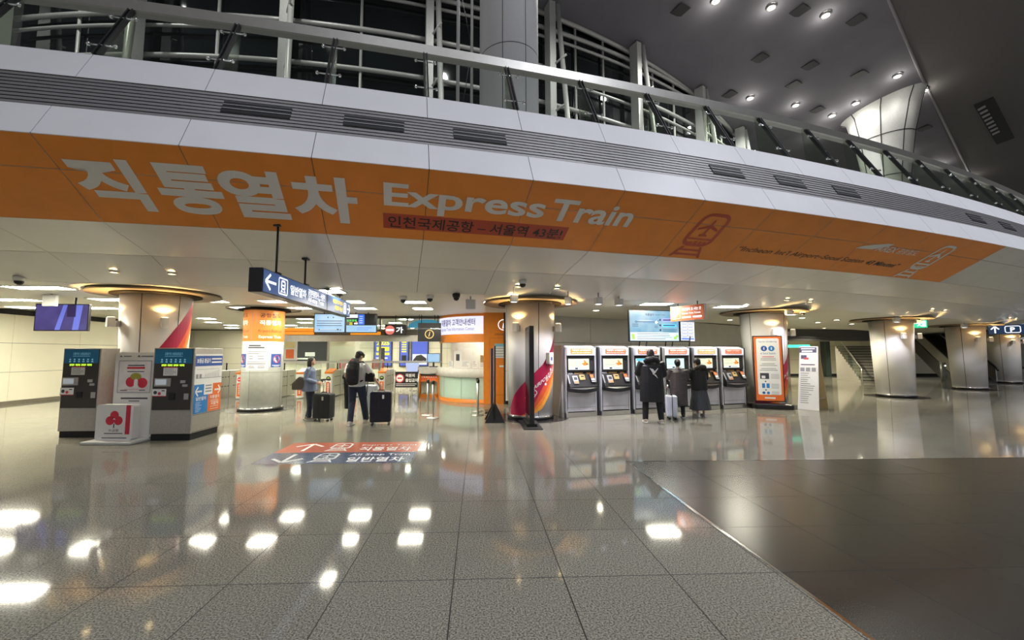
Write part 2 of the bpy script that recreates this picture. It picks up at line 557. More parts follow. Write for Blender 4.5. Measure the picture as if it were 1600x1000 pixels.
# ================================================================== BALCONY FASCIA
SEAM0, SEAM = 8.216, 0.9142
K0, K1 = -14, 22
def seam(k): return SEAM0 + SEAM * k
GAPD = 0.010 / 1.8147                      # joint of one centimetre, in degrees
def panels(name, a, b, mat, label, inset=0.009, kr=(K0, K1), joint=True):
    m = MB()
    dr, dz = b[0] - a[0], b[1] - a[1]
    l = hypot(dr, dz)
    nr, nz = (dz / l, -dr / l)              # pointing into the building
    if nr < 0: nr, nz = -nr, -nz
    a2, b2 = (a[0] + nr * inset, a[1] + nz * inset), (b[0] + nr * inset, b[1] + nz * inset)
    e = 0.005 / l
    aa, bb = (a[0] + dr * e, a[1] + dz * e), (b[0] - dr * e, b[1] - dz * e)
    aa2, bb2 = (aa[0] + nr * inset, aa[1] + nz * inset), (bb[0] + nr * inset, bb[1] + nz * inset)
    for k in range(*kr):
        m.arcbar(seam(k) + GAPD / 2, seam(k + 1) - GAPD / 2, 4, [aa, bb, bb2, aa2], 0)
    m.strip(seam(kr[0]), seam(kr[1]), 4 * (kr[1] - kr[0]), a2, b2, 1)
    return struct(m, name, [mat, dark_gap], label)
NOSE, W2, LV, W1 = (0, 4.48), (.264, 5.0), (.585, 5.63), (.86, 6.17)
OB, SA, SB = (1.32, 3.75), (2.53, 3.5), (3.55, 3.12)
OM = (.47, 4.48 - .73 * .356)
panels('trim_4', NOSE, W2, white_panel, 'white fascia panels below the louvre band')
panels('trim_5', LV, W1, white_panel, 'white fascia panels under the glass balustrade')
m = MB().strip(seam(K0), seam(K1), 150, W1, (1.5, 6.19))
struct(m, 'trim_6', white_panel, 'white ledge at the foot of the balustrade')
ORK = 12                                   # the orange film ends within panel 12
panels('trim_7', NOSE, OM, soffit_m, 'upper sloping underside panels of the balcony')
panels('trim_8', OM, OB, soffit_m, 'lower sloping underside panels of the balcony')
panels('trim_9', OB, SA, soffit_m, 'shallow white soffit panels under the balcony')
panels('trim_10', SA, SB, soffit_m, 'inner soffit panels beside the lobby ceiling')
# louvre band of nine horizontal fins
m = MB()
nb = 9
m.strip(seam(K0), seam(K1), 150, (W2[0] + .06, W2[1]), (LV[0] + .06, LV[1]), 1)
for i in range(nb):
    t0, t1 = (i + .10) / nb, (i + .80) / nb
    a = (W2[0] + (LV[0] - W2[0]) * t0, W2[1] + (LV[1] - W2[1]) * t0)
    b = (W2[0] + (LV[0] - W2[0]) * t1, W2[1] + (LV[1] - W2[1]) * t1)
    m.arcbar(seam(K0), seam(K1), 150, [(a[0] + .012, a[1]), (b[0] + .012, b[1]), (b[0] + .06, b[1]), (a[0] + .06, a[1])], 0)
struct(m, 'trim_11', [grey_louver, dark_gap], 'grey horizontal louvre band along the balcony')
# dark air vents set in the louvres
VENTS = [(9.30, 9.82), (10.24, 10.75), (11.19, 11.69), (14.03, 14.47), (14.97, 15.41), (15.93, 16.36), (18.92, 19.35), (19.93, 20.35)]
ORD = ['first', 'second', 'third', 'fourth', 'fifth', 'sixth', 'seventh', 'eighth', 'ninth', 'tenth', 'eleventh', 'twelfth', 'thirteenth']
vent_dark = M('vent_black', (0.008, 0.008, 0.009), 0.6)
for i, (a, b) in enumerate(VENTS):
    m = MB()
    lerp = lambda t, o: (W2[0] + (LV[0] - W2[0]) * t + o, W2[1] + (LV[1] - W2[1]) * t)
    m.arcbar(a, b, 6, [lerp(.36, .001), lerp(.73, .001), lerp(.73, .03), lerp(.36, .03)], 0)
    o = m.build('air_vent', vent_dark)
    tag(o, 'black air vent in the louvre band, %s from the left end' % ORD[i], 'vent', 'air vents in the louvre band')
    m = MB()
    for t in (.475, .60):
        m.arcbar(a, b, 6, [lerp(t, -.008), lerp(t + .03, -.008), lerp(t + .03, .006), lerp(t, .006)], 0)
    m.build('slat', grey_louver, o)

# ---- orange sign film with its lettering
DEG = 1.8147
SL = 1.5084
def cone_pt(th, s, e):
    return PO(th, 1.32 * s - .484 * e, 4.48 - .73 * s - .875 * e)
def cone_fn(th0, sb, e=0.008):
    return lambda u, v: cone_pt(th0 + u / DEG, sb - v / SL, e)
sign = MB()
def cone_quad(m, t0, t1, s0, s1, e, mi=0, n=None):
    n = n or max(1, int((t1 - t0) * 4))
    for i in range(n):
        a, b = t0 + (t1 - t0) * i / n, t0 + (t1 - t0) * (i + 1) / n
        m.poly([cone_pt(a, s1, e), cone_pt(b, s1, e), cone_pt(b, s0, e), cone_pt(a, s0, e)], mi)
OEND = 19.2
for k in range(K0, ORK + 1):
    a, b = seam(k) + GAPD / 2, min(seam(k + 1) - GAPD / 2, OEND)
    if b > a:
        cone_quad(sign, a, b, 0.004, .354, .003, 0, 4)
        cone_quad(sign, a, b, .361, .997, .003, 0, 4)
banner = sign.build('express_train_sign', orange_film)
tag(banner, 'long orange sign film wrapped under the white balcony nose', 'sign')
def on_cone(name, mat, fn):
    m = MB(); fn(m); return m.build(name, mat, banner)
m = MB()
kr_h = (.81 - .20) * SL
gl = [(8.262, 8.715), (8.815, 9.285), (9.29, 9.775), (9.825, 10.36)]
for ch, (a, b) in zip('직통열차', gl):
    m.text(ch, None, None, None, w=(b - a) * DEG, h=kr_h, off=0.034, fn=cone_fn(a, .81), res=5)
m.build('lettering', white_film, banner)
m = MB()
m.text('Express', None, None, None, w=(12.09 - 10.586) * DEG, h=(.60 - .205) * SL, off=0.022, fn=cone_fn(10.586, .60), res=5)
m.build('lettering', white_film, banner)
m = MB().text('Train', None, None, None, w=(13.05 - 12.146) * DEG, h=(.533 - .205) * SL, off=0.022, fn=cone_fn(12.146, .533), res=5)
m.build('lettering', white_film, banner)
m = MB(); cone_quad(m, 10.575, 12.42, .615, .84, .006)
lab = m.build('red_strip', red_film, banner)
m = MB().text('인천국제공항 – 서울역 43분!', None, None, None, w=3.18, h=.26, off=0.012, fn=cone_fn(10.62, .82, .010), res=4)
m.build('lettering', black_film, lab)
m = MB().text('“Incheon Int’l Airport–Seoul Station', None, None, None, w=4.02, h=.185, fn=cone_fn(14.66, .79), off=0.0, shear=.2)
m.build('lettering', black_film, banner)
m = MB().text('43 Minutes”', None, None, None, w=1.28, h=.15, fn=cone_fn(16.95, .775), off=0.016, shear=.2)
m.build('lettering', black_film, banner)

def rrect(x0, y0, x1, y1, r, n=6):
    P = []
    for (cx, cy, a) in ((x1 - r, y0 + r, -pi / 2), (x1 - r, y1 - r, 0), (x0 + r, y1 - r, pi / 2), (x0 + r, y0 + r, pi)):
        for k in range(n + 1):
            P.append((cx + r * cos(a + pi / 2 * k / n), cy + r * sin(a + pi / 2 * k / n)))
    return P
def outline(P, w):
    c = (sum(p[0] for p in P) / len(P), sum(p[1] for p in P) / len(P))
    Q = []
    n = len(P)
    for i in range(n):
        a, b, d = P[i - 1], P[i], P[(i + 1) % n]
        tx, ty = d[0] - a[0], d[1] - a[1]
        l = hypot(tx, ty) or 1
        Q.append((b[0] - ty / l * w, b[1] + tx / l * w))
    return [[P[i], P[(i + 1) % n], Q[(i + 1) % n], Q[i]] for i in range(n)]
def train_logo(w, h):        # train front seen on its track with an aeroplane in the window
    G = []
    P = rrect(-.40, .38, .40, 1.42, .24)
    P = [(x * (1.0 - .16 * max(0, (y - .8))), y) for x, y in P]
    G += outline(P, .085)
    G.append([(-.38, .60), (.38, .60), (.38, .655), (-.38, .655)])
    G.append([(-.33, .44), (-.10, .44), (-.10, .52), (-.33, .52)])
    for x0 in (-.06, .06, .18):
        G.append([(x0, .45), (x0 + .08, .45), (x0 + .08, .55), (x0, .55)])
    G.append([(-.03, .74), (.03, .74), (.035, 1.18), (0, 1.27), (-.035, 1.18)])
    G.append([(-.26, .90), (0, 1.0), (0, 1.10), (-.26, .96)])
    G.append([(.26, .90), (.26, .96), (0, 1.10), (0, 1.0)])
    G.append([(-.11, .72), (.11, .72), (.11, .76), (0, .82), (-.11, .76)])
    for sgn in (-1, 1):
        q = [(sgn * .44, 0), (sgn * .36, 0), (sgn * .20, .36), (sgn * .27, .36)]
        G.append(q if sgn < 0 else q[::-1])
    G.append([(-.34, .06), (.34, .06), (.31, .13), (-.31, .13)])
    G.append([(-.27, .22), (.27, .22), (.24, .28), (-.24, .28)])
    return [[(x * w / .88, y * h / 1.42) for x, y in g] for g in G]
def logo_on_cone(mat, tc, s_top, s_bot, w, skew=0.0):
    m = MB()
    for g in train_logo(w, (s_bot - s_top) * SL):
        m.poly([cone_pt(tc + x / DEG, s_bot - y / SL, .009) for x, y in g])
    return m.build('train_emblem', mat, banner)
logo_on_cone(red_film, 14.02, .17, .965, .80)
logo_on_cone(white_film, 18.08, .165, .975, .72)
m = MB()
def sw(u, v): return cone_pt(16.40 + u / DEG, .47 - v / SL, .008)
m.poly([sw(0, 0), sw(.55, .02), sw(.95, .17), sw(1.05, .25), sw(.80, .24), sw(.45, .17), sw(.12, .08)])
m.build('swoosh_emblem', white_film, banner)
m = MB()
m.text('A', None, None, None, w=.20, h=.17, fn=cone_fn(16.78, .475), off=.02)
m.text('REX', None, None, None, w=.50, h=.17, fn=cone_fn(16.90, .475), off=.02)
m.text('공항철도', None, None, None, w=.78, h=.17, fn=cone_fn(17.21, .475), off=.012)
m.build('lettering', white_film, banner)

# ================================================================== GLASS BALUSTRADE
RT = (1.62, 7.58)                          # centre of the handrail
bal = thing('glass_balustrade', 'long glass balustrade with steel handrail along the white balcony edge', 'railing', PO(13, .86, 6.17))
bl = bal.location
class LB(MB):                              # builder in world coordinates for children of an Empty that stands at bl
    def build(s, name, mats, parent, **k):
        s.v = [(p[0] - bl[0], p[1] - bl[1], p[2] - bl[2]) for p in s.v]
        return MB.build(s, name, mats, parent, **k)
m = LB().arcbar(seam(K0), seam(K1), 150, [(RT[0] - .09, RT[1] - .10), (RT[0] + .09, RT[1] - .10), (RT[0] + .09, RT[1] + .08), (RT[0] + .05, RT[1] + .11), (RT[0] - .05, RT[1] + .11), (RT[0] - .09, RT[1] + .08)])
m.build('handrail', M('handrail_steel', (0.36, 0.35, 0.32), 0.36, metal=0.8, var=0.04, aniso=(1, 1, 1)), bal)
GA, GB = (.90, 6.20), (1.56, 7.50)
def gp(t, e=0.0): return (GA[0] + (GB[0] - GA[0]) * t + e, GA[1] + (GB[1] - GA[1]) * t)
post_m = M('post_dark_steel', (0.05, 0.05, 0.05), 0.35, metal=0.6)
for k in range(-6, 17):
    a, b = seam(k) + .03, seam(k + 1) - .03
    m = LB()
    m.strip(a, b, 4, gp(0), gp(.96))
    m.build('glass_panel', rail_glass, bal)
    # post: two dark blades with a green glass fin leaning inward
    t = seam(k)
    m = LB()
    for d in (-.022, .012):
        m.arcbar(t + d, t + d + .012, 1, [gp(0, -.03), gp(1, -.03), gp(1, .06), gp(0, .06)])
    po = m.build('post', post_m, bal)
    m = LB()
    m.arcbar(t - .008, t + .010, 1, [gp(0, .06), gp(1, .06), gp(1, .12), gp(.45, .42), gp(0, .62)])
    m.build('glass_fin', fin_glass, po)
    for tt in (.18, .78):
        m = LB()
        c0, c1 = PO(t - .10, *gp(tt, -.01)), PO(t + .10, *gp(tt, -.01))
        m.tube([c0, c1], .012, 6)
        for c in (c0, c1):
            m.ball(c, .032, 8, m=5)
        m.build('glass_clamp', chrome, po)
# ================================================================== COLUMNS OF THE BALCONY
def polar(th, r=4.62): 
    p = PO(th, r, 0)
    return (p[0], p[1])
col_white = M('column_white_cladding', (0.74, 0.74, 0.73), 0.34, metal=0.0, var=0.02, scale=1.0)
cap_brown = M('dark_bronze_ring', (0.016, 0.011, 0.008), 0.7, spec=0.08)
cove_m = M('cove_bronze', (0.22, 0.16, 0.10), 0.5)
disc_m = M('black_granite_disc', (0.03, 0.028, 0.027), 0.2)
R_TOP, R_BOT, Z_CAP = .675, .585, 3.03
def col_r(z): return R_BOT + (R_TOP - R_BOT) * (z - .1) / (Z_CAP - .1)
def col_pt(phi, z, e=0.0):                 # phi: degrees from -Y towards +X
    a = radians(phi)
    r = col_r(z) + e
    return (r * sin(a), -r * cos(a), z)
def patch(m, poly, e=.004, mi=0, step=6):  # polygon strip given as (phi, zlow, zhigh) samples
    for (p, q) in zip(poly[:-1], poly[1:]):
        n = max(1, int(abs(q[0] - p[0]) / step))
        for i in range(n):
            f = lambda t: [p[j] + (q[j] - p[j]) * t for j in range(3)]
            a, b = f(i / n), f((i + 1) / n)
            m.poly([col_pt(a[0], a[1], e), col_pt(b[0], b[1], e), col_pt(b[0], b[2], e), col_pt(a[0], a[2], e)], mi)
def make_column(th, label, joints):
    x, y = polar(th)
    t = thing('column', label, 'column', (x, y, 0), 0, 'round columns under the balcony')
    if th == 7.55: t.location = (-7.52, 9.95, 0)
    m = MB().lathe([(R_BOT, .10), (R_TOP, Z_CAP)], n=64)
    m.build('shaft', col_white, t)
    m = MB()
    for j in joints:
        for s in range(1):
            m.poly([col_pt(j - .7, .1, .002), col_pt(j + .7, .1, .002), col_pt(j + .7, Z_CAP, .002), col_pt(j - .7, Z_CAP, .002)])
    m.build('panel_joint', dark_gap, t)
    m = MB().lathe([(.60, Z_CAP), (.86, Z_CAP + .01), (.86, Z_CAP + .07), (.70, Z_CAP + .08), (.70, 3.15)], n=48)
    m.build('cap_ring', cap_brown, t)
    m = MB().lathe([(1.20, 3.07), (1.26, 3.055), (1.27, 3.075), (1.22, 3.125)], n=56)
    m.build('ceiling_ring', cove_m, t)
    m = MB().lathe([(.61, 0.004), (.63, .08)], n=48)
    b = m.build('base', black_plastic, t)
    m = MB().lathe([(.625, .08), (.625, .105), (.58, .11)], n=48)
    m.build('base_trim', chrome, b)
    m = MB().lathe([(.98, 0.001), (.98, .004)], n=48)
    m.build('floor_disc', disc_m, t)
    return t
COLS = {}
for key, th, label, joints in [
    ('A', 7.55, 'white column with crimson sweep behind the two refund machines', (13, -47, 73, 120, 180, -100)),
    ('C', 12.75, 'white column with crimson sweep behind the tall black totem', (13, -77, 103, 193)),
    ('D', 17.62, 'white column behind the orange-edged banner right of the ticket machines', (-68, 22, 112, 202)),
    ('E', 22.0, 'plain white column standing alone right of the passage', (-62, 28, 118, 208)),
    ('F', 26.5, 'plain white column behind the green exit sign', (-62, 28, 118, 208)),
    ('G', 31.3, 'plain white column farthest away, beside the blue parking sign', (-62, 28, 118, 208))]:
    COLS[key] = make_column(th, label, joints)
make_column(2.6, 'white column out at the left beyond the frame', (0, 90, 180, 270))
# printed sweep on three of them
def sweep(key, c, txt=True):               # c: direction in which the sweep is centred
    t = COLS[key]
    U = [(-62, .12, .30), (-45, .12, .62), (-25, .12, .86), (0, .12, 1.12), (30, .30, 1.42), (55, .66, 1.80), (80, 1.10, 2.25), (100, 1.55, 2.58), (122, 2.05, 2.92), (130, 2.3, 3.04)]
    up = [(p + c, a, b) for p, a, b in U]
    grow = lambda p, f: f if f >= 1 else f * max(0.0, min(1.0, (p - c + 12) / 45.0))
    split = lambda f0, f1: [(p, a + (b - a) * grow(p, f0), a + (b - a) * grow(p, f1)) for p, a, b in up]
    m = MB()
    patch(m, split(.50, 1.0), .004, 0)
    patch(m, split(.26, .50), .004, 1)
    patch(m, split(.13, .26), .004, 2)
    patch(m, split(.0, .13), .004, 3)
    w = m.build('printed_sweep', [magenta_film, redorange_film, M('orange_sweep', (0.8, 0.22, 0.03), 0.35), amber_film], t)
    m = MB()
    def fn(u, v):
        ph = c + 8 + u / (col_r(1.0) * pi / 180)
        return col_pt(ph, .78 + .73 * u + v, .007)
    m.text('AIRPORT RAILROAD', None, None, None, w=1.08, h=.10, fn=fn, off=.015)
    def fn2(u, v):
        ph = c + 42 + u / (col_r(1.0) * pi / 180)
        return col_pt(ph, .98 + .73 * u + v, .007)
    m.text('EXPRESS', None, None, None, w=.48, h=.10, fn=fn2, off=.015)
    m.build('lettering', white_film, w)
    m = MB()
    for g in train_logo(.20, .32):
        m.poly([col_pt(c - 6 + (x * .8 + y * .6) / (col_r(.7) * pi / 180), .52 + y * .8 - x * .6, .007) for x, y in g])
    for (dp, z) in ((40, .92), (58, 1.30)):
        n = 10
        m.poly([col_pt(c + dp + degrees(.035 * cos(2 * pi * k / n) / .62), z + .035 * sin(2 * pi * k / n), .007) for k in range(n)])
    m.build('train_emblem', white_film, w)
sweep('A', -13)
sweep('C', -7)
sweep('D', -8)

# wall lamps on the columns, warm light thrown upward
lamp_body = M('lamp_white', (0.78, 0.78, 0.76), 0.35)
def wall_lamp(key, phi, label):
    t0 = COLS[key]
    z = 2.28
    a = radians(phi)
    cx, cy = t0.location.x, t0.location.y
    r = col_r(z) + .005
    t = thing('wall_lamp', label, 'lamp', (cx + r * sin(a), cy - r * cos(a), z), a, 'wall lamps on the columns')
    m = MB().box((0, -.03, .08), (.10, .06, .14))
    m.build('bracket', steel_dull, t, bevel=.006)
    m = MB().lathe([(.085, 0), (.095, .02), (.095, .21), (.085, .22)], (0, -.15, 0), 4, a0=pi / 4, a1=2 * pi + pi / 4, sm=False)
    m.build('shade', lamp_body, t, bevel=.008)
    m = MB().box((0, -.15, .2205), (.10, .10, .004))
    m.build('lens', warm_light, t)
    sp = lamp('column_uplight', 'SPOT', (0, -.27, .22), 75, (1.0, .66, .25), .03, 112, .25, parent=t)
    sp.rotation_euler = (pi - 0.22, 0, 0)
    return t
for key, phi, lab in [
    ('A', 47, 'wall lamp on the column behind the refund machines, facing the lobby floor'),
    ('A', -36, 'wall lamp on the left side of the column behind the refund machines'),
    ('C', -34, 'wall lamp left of the joint on the column behind the black totem'),
    ('C', 62, 'wall lamp on the right edge of the column behind the black totem'),
    ('D', -14, 'wall lamp above the orange-edged banner on its column'),
    ('D', 60, 'wall lamp at the right edge of the bannered column'),
    ('E', -21, 'wall lamp on the lit face of the column right of the passage'),
    ('E', 46, 'wall lamp on the right edge of the column right of the passage'),
    ('F', -22, 'wall lamp on the column behind the exit sign, facing the hall'),
    ('F', 44, 'wall lamp on the right edge of the column behind the exit sign'),
    ('G', -24, 'wall lamp on the farthest column, below the parking sign'),
    ('G', 40, 'wall lamp on the right edge of the farthest column')]:
    wall_lamp(key, phi, lab)

# pairs of warm downlights in the inner soffit before each column
def soffit_z(r):
    if r < SA[0]: return OB[1] + (SA[1] - OB[1]) * (r - OB[0]) / (SA[0] - OB[0])
    return SA[1] + (SB[1] - SA[1]) * (r - SA[0]) / (SB[0] - SA[0])
NM = {'A': 'the refund machine column', 'C': 'the black totem column', 'D': 'the bannered column', 'E': 'the column right of the passage',
      'F': 'the exit sign column', 'G': 'the farthest column'}
for key, th in (('A', 7.98), ('C', 12.54), ('D', 17.3), ('E', 21.75), ('F', 26.3), ('G', 31.1)):
    for s in (-1, 1):
        p = PO(th + s * .28, 3.05, soffit_z(3.05))
        t = thing('soffit_downlight', 'warm round downlight in the soffit by %s, %s of two' % (NM[key], 'left' if s < 0 else 'right'),
                  'lamp', (p[0], p[1], p[2] - .02), 0, 'warm soffit downlights')
        MB().lathe([(.055, -.03), (.085, -.03), (.085, .02), (.055, .02)], n=18, caps=False).build('rim', chrome, t)
        MB().lathe([(.056, -.012), (.05, .02)], n=14).build('bulb', warm_light, t)
        lamp('downlight_beam', 'SPOT', (p[0], p[1], p[2] - .08), 12, (1.0, .78, .48), .04, 120, .6).rotation_euler = (0, 0, 0)

# ---- orange-banded column in the lobby
t = thing('column', 'lobby column with an orange lettered band and paper notices', 'column', (-6.72, 13.25, 0), 0, 'round columns in the lobby')
RB = .57
MB().lathe([(RB, .09), (RB, 3.04)], n=56).build('shaft', M('column_pale_green_white', (.66, .69, .65), .35), t)
def cb(phi, z, e=0.0):
    a = radians(phi); return ((RB + e) * sin(a), -(RB + e) * cos(a), z)
def cq(m, p0, p1, z0, z1, e, mi=0):
    n = max(1, int(abs(p1 - p0) / 6))
    for i in range(n):
        a, b = p0 + (p1 - p0) * i / n, p0 + (p1 - p0) * (i + 1) / n
        m.poly([cb(a, z0, e), cb(b, z0, e), cb(b, z1, e), cb(a, z1, e)], mi)
m = MB(); cq(m, -180, 180, 2.08, 3.035, .004)
band = m.build('orange_band', M('orange_band_film', (.74, .24, .035), .35), t)
m = MB(); m2 = MB()
for c in (46, -54, 146):
    f = lambda z: (lambda u, v: cb(c + degrees((u) / RB), z + v, .009))
    m2.text('공항철도', None, None, None, w=.62, h=.13, fn=f(2.80), off=.02, align='c')
    m.text('직통열차', None, None, None, w=.64, h=.15, fn=f(2.57), off=.03, align='c')
    m2.text('Airport Railroad', None, None, None, w=.72, h=.11, fn=f(2.33), off=.0, align='c')
    m.text('Express Train', None, None, None, w=.66, h=.11, fn=f(2.15), off=.02, align='c')
m.build('lettering', white_film, band)
m2.build('lettering', M('brown_print', (.16, .05, .02), .5), band)
m = MB()
for p in (-8, 88, -100, 180):
    cq(m, p - .6, p + .6, .1, 3.02, .006)
cq(m, -180, 180, 1.135, 1.145, .003)
m.build('panel_joint', M('grey_joint', (.25, .25, .23), .5), t)
MB().lathe([(.58, 3.035), (.74, 3.045), (.74, 3.085), (.6, 3.09), (.6, 3.13)], n=44).build('cap_ring', cap_brown, t)
MB().lathe([(1.02, 3.09), (1.05, 3.08), (1.06, 3.12)], n=48, caps=False).build('ceiling_ring', M('ceiling_ring_grey', (.35, .33, .28), .5), t)  # warm grey ring under the ceiling round the column head
b = MB().lathe([(.62, .004), (.64, .06)], n=44).build('base', black_plastic, t)
MB().lathe([(.635, .06), (.635, .085), (.56, .09)], n=44).build('base_trim', chrome, b)
MB().lathe([(.98, .001), (.98, .004)], n=44).build('floor_disc', disc_m, t)
n_ = thing('notice', 'large white paper notice taped on the orange-banded column', 'notice', (-6.72, 13.25, 0))
m = MB(); cq(m, -22, 42, 1.20, 2.0, .008); m.build('sheet', paper, n_)
m = MB()
for i, (z, a, b, h) in enumerate([(1.93, -14, 20, .035), (1.87, -16, 30, .035), (1.76, -16, 36, .01), (1.70, -18, 16, .012), (1.62, -10, 0, .014), (1.62, 12, 30, .014), (1.55, -12, 0, .014), (1.55, 14, 30, .014),
                                  (1.46, -18, 36, .01), (1.40, -18, 34, .018), (1.33, -12, 4, .014), (1.33, 14, 32, .014), (1.28, -12, 6, .014), (1.28, 14, 32, .014)]):
    cq(m, a, b, z, z + h, .010)
m.build('print', dark_print, n_)
def nosmoke(phi, w, label):
    o = thing('no_smoking_sign', label, 'sign', (-6.72, 13.25, 0), 0)
    d = degrees(w / 2 / RB)
    m = MB(); cq(m, phi - d, phi + d, 1.30, 1.70, .008); pl = m.build('plate', blue_print, o)
    m = MB()
    n = 20
    m.poly([cb(phi + degrees(.12 * cos(2 * pi * k / n) / RB), 1.54 + .12 * sin(2 * pi * k / n), .010) for k in range(n)])
    cq(m, phi - d * .8, phi + d * .8, 1.345, 1.365, .010)
    cq(m, phi - d * .5, phi + d * .5, 1.32, 1.332, .010)
    m.build('symbol', white_film, pl)
    m = MB()
    for k in range(n):
        a, b = 2 * pi * k / n, 2 * pi * (k + 1) / n
        q = lambda r, an: cb(phi + degrees(r * cos(an) / RB), 1.54 + r * sin(an), .012)
        m.poly([q(.10, a), q(.12, a), q(.12, b), q(.10, b)])
    for w_ in (-.012,):
        m.poly([cb(phi - degrees(.075 / RB), 1.60, .012), cb(phi - degrees(.06 / RB), 1.615, .012), cb(phi + degrees(.08 / RB), 1.48, .012), cb(phi + degrees(.065 / RB), 1.465, .012)])
    m.build('ring', red_print, pl)
    m = MB()
    cq(m, phi - 5, phi + 4, 1.525, 1.55, .0115); cq(m, phi + 4.5, phi + 6, 1.525, 1.58, .0115)
    m.build('cigarette', dark_print, pl)
nosmoke(67, .36, 'blue no smoking sign right of the paper notice on the lobby column')
nosmoke(-41, .36, 'blue no smoking sign curving round the left side of the lobby column')
# ================================================================== CEILING FIXTURES OF THE LOBBY
ZC = 3.12
frame_m = M('light_frame', (0.75, 0.74, 0.70), 0.4)
def ceiling_light(x, y, w, d, label, zc=ZC):
    t = thing('ceiling_light', label, 'lamp', (x, y, zc), 0, 'recessed ceiling panel lights')
    m = MB()
    for s in (-1, 1):
        m.box((s * (w / 2 + .02), 0, -.006), (.04, d + .08, .02)).box((0, s * (d / 2 + .02), -.006), (w, .04, .02))
    m.build('frame', frame_m, t)
    MB().box((0, 0, -.004), (w, d, .006)).build('diffuser', panel_light, t)
ZU = 3.24
rows = [(9.41, [-3.36], 'nearest row behind the soffit', ZC), (11.3, [-7.1, -5.54, -3.42, -1.74], 'second row behind the soffit', ZC),
        (12.93, [-7.2, -5.5, -3.5, -1.73], 'third row behind the soffit', ZC), (18.4, [-11.8, -9.7, -7.6, -5.4, -3.2], 'first row beyond the ceiling edge', ZU),
        (20.6, [-12.9, -10.7, -8.5, -6.3, -4.1, -1.9], 'second row beyond the ceiling edge', ZU), (22.6, [-13.2, -10.1, -7.7, -5.3, -2.9], 'third row beyond the ceiling edge', ZU),
        (24.9, [-14.5, -11.5, -8.6, -5.6, -2.6], 'last row before the back wall', ZU)]
for y, xs, rn, zc in rows:
    for i, x in enumerate(xs):
        lab = 'square ceiling panel light, %s, %s from the left' % (rn, ORD[i]) if len(xs) > 1 else 'square ceiling panel light nearest the balcony, behind the blue hanging sign'
        ceiling_light(x, y, .58, .46, lab, zc)
for (x, y, w, d, lab) in [(-9.4, 9.15, 1.15, .42, 'long ceiling light nearest the hanging television'), (-12.2, 11.25, 1.2, .42, 'long ceiling light at the left picture edge'),
                          (-13.6, 13.1, 1.1, .5, 'long ceiling light close to the cream side wall'), (-9.45, 11.1, 1.0, .5, 'long ceiling light left of the refund machine column'),
                          (-11.7, 13.2, 1.0, .5, 'long ceiling light far left of the refund machine column'),
                          (5.05, 11.45, .80, .46, 'ceiling light above the route map screen'), (7.55, 12.0, .80, .46, 'ceiling light left of the bannered column'),
                          (.42, 11.3, .52, .48, 'ceiling light before the orange information booth')]:
    ceiling_light(x, y, w, d, lab)
for (x, y, z, lab) in [(3.8, 13.1, ZC, 'round downlight over the grey panel wall'), (11.2, 14.2, ZC, 'nearest small downlight in the passage ceiling'), (12.6, 15.5, ZC, 'second small downlight in the passage ceiling'),
                    (15.1, 17.7, ZC, 'third small downlight in the passage ceiling'), (14.8, 16.4, ZC, 'small downlight right of the passage middle'), (10.4, 16.6, ZC, 'small downlight behind the bannered column'),
                    (17.5, 18.6, ZC, 'small downlight near the dark bulkhead'), (18.2, 27.6, ZU, 'added left fill light hidden behind the dark bulkhead'), (22.2, 27.6, ZU, 'added middle fill light hidden behind the dark bulkhead'),
                    (26.5, 27.0, ZU, 'added right fill light hidden behind the dark bulkhead'), (20.5, 23.6, ZU, 'downlight over the foot of the stairs')]:  # the three behind the bulkhead are added to brighten the passage wall
    t = thing('downlight', lab, 'lamp', (x, y, z - .02), 0, 'small round ceiling downlights')
    MB().lathe([(.10, -.01), (.14, -.01), (.14, .02), (.10, .02)], n=20, caps=False).build('rim', frame_m, t)
    MB().lathe([(.10, -.004), (.09, .02)], n=18).build('bulb', M('downlight_glow', (1, .95, .8), .5, emit=14, ecol=(1, .92, .72)), t)
    lamp('passage_beam', 'SPOT', (x, y, z - .06), 480 if y > 23 else 190, (1.0, .90, .66), .06, 150, .8)

def dome(x, y, z, label, dark=False):
    t = thing('dome_camera', label, 'camera', (x, y, z), 0, 'dome cameras under the ceiling')
    MB().lathe([(.085, 0), (.095, -.02), (.085, -.09)], n=20).build('housing', black_plastic if dark else white_plastic, t)
    MB().ball((0, 0, -.10), .07, 14).build('lens_dome', black_plastic, t)
dome(-8.85, 8.25, 3.19, 'white dome camera under the soffit above the left machines')
dome(-8.95, 7.75, 3.37, 'white dome camera at the left picture edge')
dome(-1.85, 10.2, ZC, 'dome camera on the ceiling, left of the two over the gates')
dome(-1.17, 9.97, ZC, 'dome camera on the ceiling, right of the two over the gates')
dome(-.52, 9.72, ZC, 'black dome camera before the information booth', True)
dome(1.02, 9.35, 3.39, 'white dome camera over the black totem')
dome(10.6, 13.0, 3.13, 'white dome camera right of the bannered column')
def cube_light(x, y, z, rz, label):        # white square projector hung below the ceiling
    t = thing('ceiling_projector', label, 'lamp', (x, y, z), rz, 'white cube projectors under the ceiling')
    MB().tube([(0, 0, -.02), (0, 0, .30 if x < 3 else .12)], .018, 8).build('stem', steel_dull, t)
    MB().box((0, 0, -.09), (.17, .17, .17)).build('housing', white_plastic, t, bevel=.012)
    MB().box((0, 0, -.178), (.11, .11, .006)).build('lens', M('projector_lens', (.8, .8, .85), .4, emit=2.0, ecol=(.9, .9, 1)), t)
    lamp('projector_beam', 'SPOT', (0, 0, -.2), 170 if 2.5 < x < 5 else 80, (.93, .90, 1.0), .06, 120, .7, parent=t)
cube_light(.84, 9.6, 3.09, .1, 'white cube projector on the left of the ring round the totem column')
